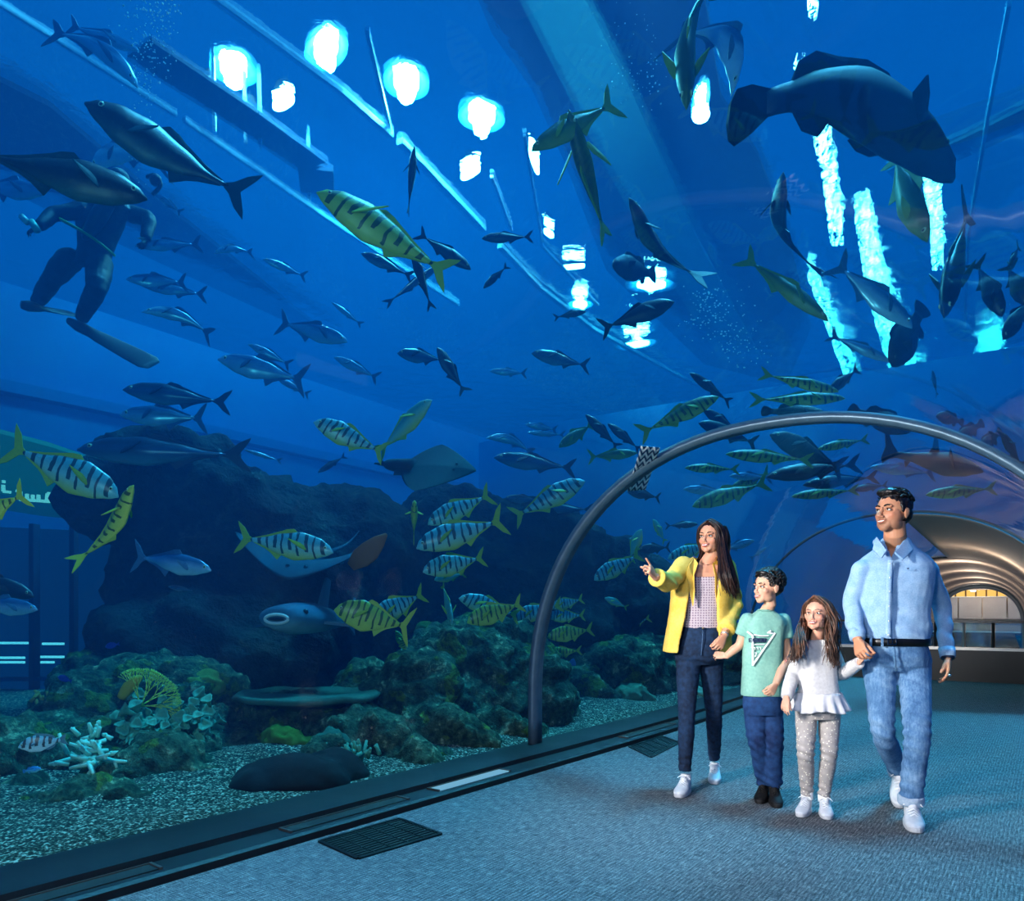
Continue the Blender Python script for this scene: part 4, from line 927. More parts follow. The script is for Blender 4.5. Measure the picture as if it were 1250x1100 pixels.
('olive', (838, 132), (832, -28), 2.1, .2, 'yellow green fish curving down from the top edge', dict(bend=.4, dz=1.3, dy=1.2)),
('silver', (924, 80), (846, 14), 2.8, .2, 'translucent silver fish behind the grouper tail', dict(arch_=.5, dz=1.3)),
('olive', (1133, 294), (1076, 180), 2.4, .3, 'olive fish diving below the grouper head', dict(dz=1.35, bend=.3)),
('amber', (1152, 387), (1182, 252), 2.4, .3, 'dark fish hanging nose down with a wide forked tail at the right', dict(dz=1.0, tailk=1.3)),
('dark', (1224, 386), (1190, 318), 3.0, .1, 'dark fish slanting down at the right, left of two more', dict(dz=1.1)),
('dark', (1252, 372), (1228, 322), 3.0, .1, 'dark fish cut by the right edge, upper one', dict(dz=1.3)),
('dark', (1224, 414), (1262, 360), 2.8, .1, 'dark fish cut by the right edge, lower one', dict(dz=1.2)),
('grouper', (1088, 446), (1128, 374), 2.6, .1, 'thickset dark fish nose down in front of the bright ripples', dict(dz=1.55)),
('silver', (1114, 400), (1018, 320), 2.8, .1, 'slender teal fish running down to the thickset dark one', dict(dz=1.1)),
('olive', (1012, 392), (906, 312), 2.4, .2, 'yellow tailed jack slanting down right, upper right centre', dict(dz=.9, pect=1.4)),
('dark', (956, 210), (938, 338), 2.8, .3, 'big dark blue fish curling downward left of the ripples', dict(bend=1.2, dz=1.6, dy=1.2)),
('silver', (1088, 442), (1012, 408), 3.2, .1, 'teal slim fish left of the thickset dark one, lower', dict(dz=.8)),
('dark', (1232, 330), (1244, 300), 4.0, .1, 'small dark shape of a fish near the right edge pipe', dict(dz=1.2)),
# above the arch
('oliveb', (877, 484), (780, 530), 2.0, .1, 'green barred jack left of the arch crown with a forked tail', dict(dz=1.0, tailk=1.1)),
('oliveb', (1024, 478), (928, 456), 2.4, .1, 'upper green barred jack of two side by side over the arch', dict(dz=.75, dy=.8)),
('oliveb', (1032, 486), (916, 488), 2.6, .1, 'lower green barred jack of two side by side over the arch', dict(dz=.7)),
('dark', (1012, 478), (1048, 450), 3.0, .1, 'dark fish tail up right of the two barred jacks', dict(dz=1.1)),
('dark', (853, 516), (924, 542), 2.8, .2, 'dark fish touching the arch left shoulder', dict(dz=1.0)),
('dark', (858, 500), (905, 530), 3.4, .2, 'dark fish just above the one on the arch left shoulder', dict(dz=1.0)),
('dark', (842, 455), (892, 492), 3.2, .2, 'dark fish slanting down left above the arch, left of the barred jacks', dict(dz=.8)),
('grouper', (1112, 526), (1036, 500), 2.2, .2, 'dark oval grouper lying over the arch crown', dict(dz=1.2)),
('grouper', (1008, 505), (930, 502), 2.6, .2, 'dark broad fish left of the oval grouper over the arch', dict(dz=.9)),
('dark', (940, 530), (1030, 572), 2.2, .2, 'dark fish right under the arch crown, slanting right', dict(dz=1.1)),
('oliveb', (886, 554), (992, 562), 2.2, .1, 'long green barred jack inside the arch', dict(dz=.7)),
('oliveb', (836, 571), (902, 573), 2.6, .1, 'small green barred jack inside the arch left side', dict(dz=.8)),
('dark', (936, 582), (1050, 566), 2.4, .1, 'long dark fish in the middle of the arch', dict(dz=.75)),
('dark', (980, 592), (1072, 582), 2.8, .1, 'second long dark fish below the first inside the arch', dict(dz=.7)),
('shark', (1200, 576), (1074, 552), 1.8, .2, 'large dark shark gliding right inside the arch', dict(dz=1.7, dy=1.0)),
('silver', (1062, 570), (1142, 578), 3.0, .1, 'thin silver fish under the shark tail', dict(dz=.8)),
('silver', (890, 581), (942, 583), 3.2, .1, 'thin blue fish inside the arch above the woman', dict(dz=.9)),
('silver', (834, 597), (886, 600), 3.0, .1, 'light backed slim fish above the woman head', dict(dz=1.0)),
('oliveb', (845, 618), (938, 588), 2.4, .1, 'dark green fish slanting over the woman head', dict(dz=1.0)),
('oliveb', (966, 606), (1048, 598), 2.8, .1, 'silvery barred fish above and left of the man head', dict(dz=.7)),
('dark', (1040, 598), (1084, 592), 3.4, .1, 'small dark fish just left of the man hair', dict(dz=.8)),
('grouper', (1143, 507), (1176, 516), 3.2, .1, 'small dark oval fish right above the arch', dict(dz=1.3)),
('grouper', (1164, 540), (1200, 516), 2.8, .1, 'dark broad fish right above the arch, left of two', dict(dz=1.2)),
('grouper', (1194, 552), (1222, 526), 2.6, .1, 'dark broad fish right above the arch, right of two', dict(dz=1.4)),
('dark', (1222, 528), (1248, 570), 2.8, .1, 'dark fish slanting down at the right edge above the arch', dict(dz=1.2)),
('dark', (1138, 452), (1144, 484), 4.0, .1, 'small upright dark fish in the blue right of the ripples', dict(dz=1.4)),
('dark', (766, 600), (806, 608), 2.6, .1, 'dark fish just under the zigzag sticker', dict(dz=1.2)),
('oliveb', (998, 548), (1060, 536), 3.0, .1, 'green barred jack near the arch crown, inside', dict(dz=.8)),
('oliveb', (1130, 604), (1216, 596), 2.2, .1, 'dim olive fish under the shark', dict(dz=.8)),
('oliveb', (890, 600), (940, 575), 3.2, .1, 'small green fish between the two barred jacks inside the arch', dict(dz=1.2)),
# low left
('serg', (22, 912), (82, 902), .9, .1, 'white and black barred sergeant fish in the lower left corner', dict(dz=1.0)),
('parrot', (50, 938), (28, 942), 1.2, 0, 'tiny pale blue fish under the sergeant fish', dict(dz=1.2)),
('tang', (70, 826), (88, 832), 2.6, 0, 'tiny blue fish near the left shoulder of the reef mound', dict(dz=1)),
('tang', (128, 790), (146, 786), 2.9, 0, 'tiny blue fish against the dark rock above the reef mound', dict(dz=1)),
('silver', (412, 858), (378, 860), 1.9, 0, 'silver fish resting under the table coral', dict(dz=1.6)),
('tuna', (205, 716), (240, 722), 2.9, 0, 'dim fish against the dark rock under the plain pale blue fish', dict(dz=.8)),
('trevy', (483, 770), (498, 800), 2.4, 0, 'tiny yellow fish above the green reef slope', dict(dz=1)),
]
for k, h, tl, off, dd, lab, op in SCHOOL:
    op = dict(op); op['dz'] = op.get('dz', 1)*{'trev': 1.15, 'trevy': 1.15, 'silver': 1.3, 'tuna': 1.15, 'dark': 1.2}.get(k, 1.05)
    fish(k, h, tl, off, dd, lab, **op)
# ------------------------------------------------------------------ rays
M_RAY = fish_mat('stingray_skin', '1a4052', '205066', '2a6070', False, rough=.9, mott=.4)
M_RAYB = fish_mat('guitarfish_skin', '16383e', '1c4448', '264e4c', False, rough=.9, mott=.5)
M_WINGU = plain('ray_underside', '8a5a40', .6, .2, nz=.3, nscale=8)
def ray_disc(chord, flapL, flapR, nose=.25, pw=1.3):
    n = 40; m = 14; V = []; Fc = []
    for i in range(n+1):
        w = -1+2*i/n; a = abs(w); y = w
        ch = chord*(1-a**pw)**.8+.012; mid = -.18*a+nose*(1-a)**2*.4; th = .10*(1-a)**1.4+.006; z = (flapL if w < 0 else flapR)*a**1.7
        for j in range(m):
            t_ = 2*PI*j/m; V.append((mid+ch*math.cos(t_), y*(1 if True else 0), z+th*math.sin(t_)*(1 if math.sin(t_) > 0 else .5)*(1-.4*math.cos(t_)**2)))
    for i in range(n):
        for j in range(m): Fc.append((i*m+j, i*m+(j+1) % m, (i+1)*m+(j+1) % m, (i+1)*m+j))
    Fc.append(tuple(range(m))); Fc.append(tuple(range(n*m+m-1, n*m-1, -1)))
    return V, Fc
def place_frame(r, c, x, up, S):
    x = Vector(x).normalized(); y = Vector(up).cross(x).normalized(); z = x.cross(y)
    M = Matrix(((x.x, y.x, z.x), (x.y, y.y, z.y), (x.z, y.z, z.z))).to_4x4() @ Matrix.Scale(S, 4); M.translation = c; r.matrix_world = M
def ray_thing(nm, lab, c, x, up, S, chord, fl, fr_, mat, tail=1.6, thick=.03, dorsal=False, wing=False):
    r = bpy.data.objects.new(nm, None); C.objects.link(r); tagp(r, lab, 'ray', 'rays')
    V, Fc = ray_disc(chord, fl, fr_); mesh('body_disc', V, Fc, mat).parent = r
    v, f = loft_path(smooth_path([(-chord*.6, 0, 0), (-chord-.3, .02, .02), (-chord-tail*.6, .05, .0), (-chord-tail, .0, .05)], 4), lerp_list([thick*2.2, thick*1.4, thick*.6, thick*.2], 4), 10); mesh('tail', v, f, mat).parent = r
    for sg in (1, -1):
        v, f = ellipsoid((chord*.55, sg*.12, .085), (.035, .03, .03), nu=10, nv=6); mesh('eye', v, f, M_EYEB).parent = r
        pv = [(-chord*.75, sg*.12, 0), (-chord*.8, sg*.34, -.02), (-chord*1.05, sg*.36, -.02), (-chord*1.1, sg*.10, 0)]; v, f = extrude_poly(pv, (0, 0, .015)); mesh('pelvic_fin', v, f, mat, smooth=False).parent = r
    if dorsal:
        for dx in (-.5, -1.0):
            v, f = extrude_poly([(dx-chord*.3, -.008, 0), (dx-chord*.3-.16, -.008, .2), (dx-chord*.3-.24, -.008, .19), (dx-chord*.3-.2, -.008, 0)], (0, .016, 0)); mesh('dorsal_fin', v, f, mat, smooth=False).parent = r
    place_frame(r, c, x, up, S); return r
r1_ = ray_thing('stingray', 'wide stingray with raised wings gliding under a striped trevally', P(372, 694, 6.6), (-.12, -.75, -.25), (.1, .22, 1), .70, .42, .38, .42, M_RAY)
V = []; Fc = []
MI = r1_.matrix_world.inverted(); wp_ = [P(u, v_, Yw) for u, v_, Yw in ((428, 692, 6.1), (440, 682, 6.05), (452, 672, 6.0), (463, 661, 6.0), (472, 652, 6.0))]
wd_ = (wp_[-1]-wp_[0]).normalized(); ws_ = wd_.cross(Vector((0, 1, .2))).normalized()
v, f = loft([(p, ws_*w_, Vector((0, .012, 0))) for p, w_ in zip(wp_, (.04, .085, .085, .055, .012))], 16); v = [MI @ Vector(q) for q in v]
o = mesh('wing_underside', v, f, M_WINGU); o.parent = r1_; o['label'] = 'pale orange brown underside of the raised wing'
ray_thing('guitarfish', 'grey green guitarfish with a small back fin in open water left of the ring', P(532, 572, 6.9), (.92, -.25, -.10), (.0, -.72, .69), .38, .95, .04, .04, M_RAYB, .7, .1, True)
# ray shark seen from the front with a pale-rimmed mouth
def ray_shark():
    r = bpy.data.objects.new('ray_shark', None); C.objects.link(r); tagp(r, 'broad headed ray shark facing the camera with a pale rimmed mouth', 'ray', 'rays')
    secs = []
    for x, w, h, z in ((.5, .10, .05, 0), (.47, .15, .075, 0), (.40, .17, .09, .0), (.28, .19, .11, .0), (.1, .17, .11, .01), (-.1, .12, .09, .01), (-.3, .07, .06, .01), (-.5, .03, .03, .01)):
        secs.append(((x, 0, z), Vector((0, w, 0)), Vector((0, 0, h))))
    v, f = loft(secs, 24); mesh('body', v, f, FM['bow']).parent = r
    m = MB(); m.tube([(.503, .085*math.cos(a), -.012+.030*math.sin(a)) for a in [2*PI*k/20 for k in range(21)]], .010, 8); m.build('lips', plain('ray_lips', 'c8d4cc', .5), None, True).parent = r
    m = MB(); m.ell((.498, 0, -.012), (.012, .066, .014)); m.build('mouth', M_EYEB, None, True).parent = r
    for sg in (1, -1):
        v, f = extrude_poly([(.2, sg*.14, -.03), (.1, sg*.42, -.06), (.0, sg*.44, -.06), (-.02, sg*.12, -.02)], (0, 0, .02)); mesh('pectoral_fin', v, f, FF['bow'], smooth=False).parent = r
        v, f = ellipsoid((.40, sg*.15, .04), (.02, .02, .02), nu=10, nv=6); mesh('eye', v, f, M_EYEB).parent = r
    v, f = extrude_poly([(-.02, -.01, .08), (-.14, -.01, .32), (-.2, -.01, .30), (-.16, -.01, .07)], (0, .02, 0)); mesh('dorsal_fin', v, f, FF['bow'], smooth=False).parent = r
    v, f = extrude_poly([(-.46, -.01, 0), (-.62, -.01, .2), (-.58, -.01, .02), (-.62, -.01, -.1)], (0, .02, 0)); mesh('tail_fin', v, f, FF['bow'], smooth=False).parent = r
    place_frame(r, P(385, 757, 6.6), (-.24, -.95, .05), (0, 0, 1), 1.25)
ray_shark()
# ================================================================== people
def Q(u, v, Y): return P(u, v, Y)
def pmat(name, c1, c2, sc=60, rough=.8, bs=.3, bd=.002, spec=.25, weave=None):
    t = NT(name); co = t.coord(); n = t.noise(co, sc, 3); n2 = t.noise(co, sc*.12, 3)
    f = t.math('MULTIPLY_ADD', n2, .5, t.math('MULTIPLY', n, .5))
    f = t.math('DIVIDE', t.math('SUBTRACT', f, .36), .28, clamp=True)
    h = n
    if weave:
        w = t.n('ShaderNodeTexWave'); w.bands_direction = weave; w.inputs['Scale'].default_value = 85; t.l(co, w.inputs[0]); h = t.math('ADD', n, w.outputs[0])
    t.bsdf(t.mix(f, srgb(c1), srgb(c2)), rough, spec, 0, t.bump(h, bs, bd)); return t.m
def skin_mat(name, c):
    t = NT(name); a = t.n('ShaderNodeAttribute', attribute_name='tone'); n = t.noise(t.coord(), 40, 3)
    b = t.mix(t.math('MULTIPLY', n, .08), srgb(c), srgb('b06a50')); b = t.mix(1.0, b, a.outputs['Color'], 'MULTIPLY')
    t.bsdf(b, .48, .35, Subsurface_Weight=.12, Subsurface_Scale=.02, Subsurface_Radius=(1, .35, .2)); return t.m
def frame(origin, fwd, up=(0, 0, 1)):
    y = Vector(fwd).normalized(); x = y.cross(Vector(up)).normalized(); z = x.cross(y)
    return Vector(origin), x, y, z
def H(fr, p, k=1.0): return fr[0]+(fr[1]*p[0]+fr[2]*p[1]+fr[3]*p[2])*k
def dirv(yaw, pitch):
    "yaw in degrees to the left of the picture, pitch up; 0 = towards the camera"
    a = math.radians(yaw); b = math.radians(pitch); return Vector((-math.sin(a)*math.cos(b), -math.cos(a)*math.cos(b), math.sin(b)))
def head_geo(mb, fr, k, male=0.0, child=0.0):
    ax = fr[1:]
    def E(c, r, nu=20, nv=14): mb.ell(H(fr, c, k), tuple(q*k for q in r), ax, nu, nv)
    jw = .054+.009*male-.0*child; fm = .84+.16*male
    E((0, -.014, .140), (.076, .096, .086), 28, 18)
    E((0, .026, .086), (jw+.004, .061, .076), 24, 16)
    E((0, .062, .018), (.022+.006*male, .024, .018+.002*male))
    for s in (1, -1):
        E((s*(.031+.008*male), .018, .042), (.022, .044, .030))
        E((s*.035, .050, .084), (.025, .026, .024))
        E((s*.017, .056, .042), (.025, .022, .028))
        E((s*.0105*fm, .096-.003*(1-male), .071), (.0085*fm, .010*fm, .008*fm), 10, 8)
        E((s*.079, -.006, .100), (.007, .017, .031), 14, 10)
        E((s*.083, -.014, .106), (.005, .013, .022), 12, 8)
        E((s*.030, .074, .130), (.022, .011, .008+.002*male))
    mb.tube([H(fr, p, k) for p in ((0, .082, .124), (0, .092, .105), (0, .104-.003*(1-male)-.003*child, .086), (0, .108-.004*(1-male)-.004*child, .077), (0, .096, .068))], [.0075*k*fm, .0085*k*fm, .0105*k*fm, .0118*k*fm, .008*k], 12)
    E((0, .078, .052), (.027, .016, .020)); E((0, .084, .043), (.022, .012, .006)); E((0, .084, .055), (.022, .013, .006))
def carve(V, fr, k):
    "eye sockets, mouth line and tone"
    o = np.array(fr[0]); L = np.stack([(V-o) @ np.array(fr[i]) for i in (1, 2, 3)], 1)/k
    d = np.zeros(len(V))
    for s in (1, -1):
        g = np.exp(-(((L[:, 0]-s*.031)/.016)**2+((L[:, 2]-.112)/.011)**2))*(L[:, 1] > .03); d -= .011*g
        g = np.exp(-(((L[:, 0]-s*.014)/.008)**2+((L[:, 2]-.104)/.016)**2))*(L[:, 1] > .05); d -= .004*g
    V = V+np.outer(d*k, np.array(fr[2])); return V, L
def face_parts(fr, k, body, brow='1a100c', lip='b0544c', iris='2a1608', smile=1.0, lw=.0055, teeth=True, browr=.0032, lash=.0014):
    me_ = lambda s: 1
    mw = plain('eye_white', 'e8e4dc', .25, .5); mi = plain('iris', iris, .1, .6); mb_ = plain('brow_hair', brow, .8); ml = plain('lip_skin', lip, .4, .4); mt = plain('teeth', 'f4f0e6', .3, .5)
    for s in (1, -1):
        m = MB(); m.ell(H(fr, (s*.0305, .0725, .1115), k), (.0135*k, .0118*k, .0068*k), fr[1:], 14, 10); e = m.build('eye', mw, body, True)
        m = MB(); m.ell(H(fr, (s*.0300, .0820, .1118), k), (.0060*k, .0030*k, .0058*k), fr[1:], 12, 8); m.build('iris', mi, e, True)
        m = MB(); m.tube([H(fr, p, k) for p in smooth_path([(s*.0165, .0800, .1100), (s*.023, .0848, .1165), (s*.032, .0850, .1180), (s*.041, .0795, .1150), (s*.0465, .0735, .1100)], 3)], lash*k, 6); m.build('eyelashes', mb_, body, True)
        m = MB(); pp = smooth_path([(s*.013, .0890, .1300), (s*.024, .0895, .1350), (s*.036, .0845, .1355), (s*.049, .0720, .1290)], 3); m.tube([H(fr, p, k) for p in pp], lerp_list([browr*.8*k, browr*k, browr*.9*k, browr*.3*k], 3), 6); m.build('eyebrow', mb_, body, True)
    w = .021+.004*smile; zc = .0505; up = .0045*smile
    m = MB(); m.tube([H(fr, p, k) for p in smooth_path([(-w, .0830, zc+up), (-w*.5, .0945, zc+.0030), (0, .0980, zc+.0036), (w*.5, .0945, zc+.0030), (w, .0830, zc+up)], 4)], lerp_list([.0012*k, .0032*k, .0034*k, .0032*k, .0012*k], 4), 8); m.build('upper_lip', ml, body, True)
    m = MB(); m.tube([H(fr, p, k) for p in smooth_path([(-w, .0830, zc+up), (-w*.5, .0930, zc-.0060*smile), (0, .0965, zc-.0095*smile), (w*.5, .0930, zc-.0060*smile), (w, .0830, zc+up)], 4)], lerp_list([.0012*k, .0036*k, .0044*k, .0036*k, .0012*k], 4), 8); m.build('lower_lip', ml, body, True)
    if teeth:
        m = MB(); m.ell(H(fr, (0, .0895, zc-.0015*smile), k), (w*.82*k, .0072*k, .0052*k), fr[1:], 16, 8); m.build('teeth', mt, body, True)
def hand_geo(mb, w, d, n, th, k=1.0, curl=(.35, .4, .45, .5), thumb=(.7, .7, .3), spread=1.0, fl=1.0):
    d = Vector(d).normalized(); n = Vector(n); n = (n-d*n.dot(d)).normalized(); th = Vector(th); th = (th-d*th.dot(d)-n*th.dot(n)).normalized(); w = Vector(w)
    secs = [(w-d*.02*k, th*.025*k, n*.019*k), (w+d*.012*k, th*.028*k, n*.017*k), (w+d*.045*k+th*.002*k, th*.040*k, n*.0155*k), (w+d*.082*k, th*.042*k, n*.0125*k), (w+d*.094*k, th*.038*k, n*.009*k)]
    v, f = loft(secs, 16, True, 2.6); mb.add(v, f)
    for i in range(4):
        b = w+d*(.086, .091, .087, .078)[i]*k+th*(.0325-.0218*i)*k*spread; L = (.072, .080, .074, .058)[i]*k*fl; r = (.0086, .0088, .0083, .0073)[i]*k
        a = 0; p = b-d*.02*k; pts = [p, b]; rad = [r*.9, r*1.02]; q = b; fan = th*(.06-.045*i)*spread
        for j, (fr_, c) in enumerate(((.44, .8), (.31, 1.15), (.25, .8))):
            a += curl[i]*c; dd = (d*math.cos(a)+n*math.sin(a)+fan*math.cos(a)).normalized(); q = q+dd*L*fr_; pts.append(q); rad.append(r*(1.0, .93, .72)[j])
        mb.tube(pts, rad, 9); mb.ell(q, (r*.72,)*3, nu=8, nv=6)
    td = (th*thumb[0]+d*thumb[1]+n*thumb[2]).normalized(); b = w+d*.028*k+th*.022*k+n*.004*k
    t2 = (td*.8+d*.5+n*.25*thumb[2]).normalized(); p1 = b+td*.040*k; p2 = p1+t2*.030*k; p3 = p2+(t2+n*.2).normalized()*.022*k
    mb.tube([b-td*.01*k, p1, p2, p3], [.0135*k, .0118*k, .0102*k, .0078*k], 10); mb.ell(p3, (.0078*k,)*3, nu=8, nv=6)
def limb(mb, pts, rad, k=3, n=16):
    mb.tube(smooth_path(pts, k), lerp_list(rad, k), n); mb.ell(pts[0], (rad[0],)*3, nu=12, nv=8)
def torso(mb, secs, lat, fwd, n=28, power=2.4):
    "secs: (centre, half width, half depth)"
    lat = Vector(lat).normalized(); fwd = Vector(fwd).normalized()
    v, f = loft([(c, lat*a, fwd*b) for c, a, b in secs], n, True, power); mb.add(v, f)
def cshell(mb, secs, lat, fwd, phi, th=.012, n=40):
    "open-fronted thick shell; phi per section = half opening angle at the front (radians)"
    lat = Vector(lat).normalized(); fwd = Vector(fwd).normalized(); V = []; Fc = []; m = n+1
    for (c, a, b), ph in zip(secs, phi):
        for o in (0, th):
            for j in range(m):
                t = (PI/2-ph)-(2*PI-2*ph)*j/n; ca, sa = math.cos(t), math.sin(t); q = (abs(ca)**2.3+abs(sa)**2.3)**(-1/2.3)
                V.append(Vector(c)+lat*((a+o)*ca*q)+fwd*((b+o)*sa*q))
    S = 2*m
    for i in range(len(secs)-1):
        for j in range(n):
            A = i*S+j; Fc.append((A, A+1, A+S+1, A+S)); B = i*S+m+j; Fc.append((B+1, B, B+S, B+S+1))
        Fc.append((i*S, i*S+S, i*S+S+m, i*S+m)); A = i*S+n; Fc.append((A+S, A, A+m, A+m+S))
    for i in (0, len(secs)-1):
        for j in range(n):
            A = i*S+j; Fc.append((A, A+1, A+m+1, A+m) if i else (A+1, A, A+m, A+m+1))
    mb.add(V, Fc)
def cloth(name, mb, vox, mat, parent, amp=.004, fs=9, seed=0, sm=3, aniso=(1, 1, 1), fn=None, amp2=.0015):
    V, Fc, N = voxel(mb.v, mb.f, vox, sm)
    W = V*np.array(aniso)
    d = fbm(W, fs, seed, 2); d = np.sign(d)*np.abs(d)**.8*amp+fbm(V, fs*3.2, seed+3, 2)*amp2
    if fn is not None: d = d+fn(V)
    V = V+N*d[:, None]; return mesh(name, V, Fc, mat, parent)
def cut_v(o, a, b, c, ymax):
    "open the cloth in a triangular neckline given by three photo points (front side only)"
    off = world_loc(o.parent) if o.parent else Vector(); bm = bmesh.new(); bm.from_mesh(o.data); dl = []
    def sg(p, q, r): return (q[0]-p[0])*(r[1]-p[1])-(q[1]-p[1])*(r[0]-p[0])
    for f in bm.faces:
        w = f.calc_center_median()+off
        if w.y > ymax: continue
        p = (CX+F*w.x/w.y, HY-F*(w.z-CAMZ)/w.y); s1, s2, s3 = sg(a, b, p), sg(b, c, p), sg(c, a, p)
        if (s1 > 0 and s2 > 0 and s3 > 0) or (s1 < 0 and s2 < 0 and s3 < 0): dl.append(f)
    bmesh.ops.delete(bm, geom=dl, context='FACES'); bm.to_mesh(o.data); bm.free()
def body_mesh(name, mb, vox, mat, parent, fr, k, toner=None):
    V, Fc, N = voxel(mb.v, mb.f, vox, 6); V, L = carve(V, fr, k); o = mesh(name, V, Fc, mat, parent)
    ca = o.data.color_attributes.new('tone', 'FLOAT_COLOR', 'POINT'); col = np.ones((len(V), 4))
    near = (np.abs(L[:, 0]) < .12) & (L[:, 1] > .02) & (L[:, 2] > -.03) & (L[:, 2] < .25)
    for s in (1, -1):
        g = np.exp(-(((L[:, 0]-s*.042)/.02)**2+((L[:, 2]-.078)/.018)**2))*near*.16; col[:, 1] -= g; col[:, 2] -= g
    if toner is not None: col = toner(L, col, near)
    ca.data.foreach_set('color', col.astype(np.float32).ravel()); return o
def shoe(parent, ank, toe, k, m_up, m_sole, m_lace, up=(0, 0, 1), label=None, pitch=0.0, zg=None):
    "ank: point on the ground below the ankle; toe: direction"
    f = Vector(toe); f.z = 0; f.normalize(); l = f.cross(Vector((0, 0, 1))).normalized(); u = Vector((0, 0, 1))
    if pitch:
        R = Matrix.Rotation(-pitch, 3, l); f = R @ f; u = R @ u
    ank = Vector(ank); p = lambda x, y, z: ank+(f*x+l*y+u*z)*k
    m = MB(); secs = []
    for x, w, h in ((-.074, .018, .070), (-.066, .029, .088), (-.04, .036, .100), (-.005, .038, .102), (.03, .040, .092), (.065, .043, .075), (.10, .047, .060), (.14, .048, .050), (.175, .041, .042), (.198, .026, .034), (.207, .010, .024)):
        secs.append((p(x, 0, .008+h/2), l*w*k, u*(h/2)*k))
    v, fc = loft(secs, 20, True, 2.5); m.add(v, fc)
    m.tube([p(-.018, 0, .085), p(-.02, 0, .125)], [.039*k, .037*k], 18)
    m.ell(p(.045, 0, .095), (.022*k, .024*k, .022*k), (f, l, u))
    V, Fc, N = voxel(m.v, m.f, .0045, 2); o = mesh('shoe', V, Fc, m_up, parent)
    if label: o['label'] = label
    out = []
    for i in range(28):
        a = 2*PI*i/28; c, s = math.cos(a), math.sin(a); x = .066+.145*(abs(c)**.9)*(1 if c > 0 else -1); w = .050*(abs(s)**.75)*(1 if s > 0 else -1)*(1-.16*max(-c, 0)); out.append((x, w))
    mb = MB(); v2 = []; n = 28
    for z, q in ((0, .94), (.006, 1.0), (.024, 1.0), (.030, .97)):
        v2 += [p(.066+(x-.066)*q, w*q, z) for x, w in out]
    f2 = [(i*n+j, i*n+(j+1) % n, (i+1)*n+(j+1) % n, (i+1)*n+j) for i in range(3) for j in range(n)]+[tuple(range(n-1, -1, -1)), tuple(range(3*n, 4*n))]
    mb.add(v2, f2); mb.build('sole', m_sole, o)
    lb = MB()
    for i in range(5):
        x = .035+i*.018; z = .110-i*.0095; lb.tube([p(x, -.026, z-.014), p(x+.006, 0, z+.004), p(x, .026, z-.014)], .0034*k, 6)
    lb.tube(smooth_path([p(.03, 0, .112), p(.035, .02, .122), p(.045, .045, .105)], 3), .0030*k, 6); lb.tube(smooth_path([p(.03, 0, .112), p(.035, -.02, .122), p(.045, -.048, .10)], 3), .0030*k, 6)
    lb.build('laces', m_lace, o, True)
def locks(mb, guides, n, jit, rad, wave=0.0, freq=3.0, seed=1, tip=.25, seg=5, sides=6):
    "guides: list of point lists; each lock interpolates two random neighbouring guides"
    r_ = random.Random(seed)
    for _ in range(n):
        i = r_.randrange(len(guides)-1) if len(guides) > 1 else 0; t = r_.random(); g0 = guides[i]; g1 = guides[min(i+1, len(guides)-1)]
        o = Vector((r_.gauss(0, 1), r_.gauss(0, 1), r_.gauss(0, .6)))*jit; ph = r_.random()*6.28; sc_ = r_.uniform(.88, 1.06)
        pts = [a.lerp(b, t)+o*(.35+.65*q/(len(g0)-1)) for q, (a, b) in enumerate(zip(g0, g1))]
        pts = pts[:1]+[pts[0]+(p-pts[0])*(sc_ if q == len(pts)-2 else 1) for q, p in enumerate(pts[1:])]
        pp = smooth_path(pts, seg); N = len(pp)
        if wave:
            for q in range(N):
                a = ph+freq*2*PI*q/N; w = wave*min(1, q/N*2); pp[q] = pp[q]+Vector((math.cos(a)*w, math.sin(a)*w*.8, 0))
        R = rad*r_.uniform(.7, 1.25); mb.tube(pp, [R*(.6+.4*math.sin(min(1, q/N*3)*PI/2))*(1-(1-tip)*(q/(N-1))**2.5) for q in range(N)], sides)
def hair_mat(name, c1, c2):
    t = NT(name); co = t.coord(); n = t.noise(t.mapping(co, sc=(60, 60, 6)), 1, 3); k = t.math('DIVIDE', t.math('SUBTRACT', n, .35), .3, clamp=True)
    t.bsdf(t.mix(k, srgb(c1), srgb(c2)), .42, .45, 0, t.bump(n, .5, .003)); return t.m
def cap_hair(mb, fr, k, parts):
    for c, r in parts: mb.ell(H(fr, c, k), tuple(q*k for q in r), fr[1:], 22, 14)
M_SOLE = plain('white_rubber', 'b8bcc0', .5); M_WSHOE = pmat('white_leather', 'c2c8ce', 'd8dcdf', 30, .45, .15, .001); M_LACE = plain('white_lace', 'f4f6f8', .8)
M_BSHOE = pmat('black_suede', '060607', '121214', 60, .8); M_BSOLE = plain('black_rubber', '0a0a0b', .6)
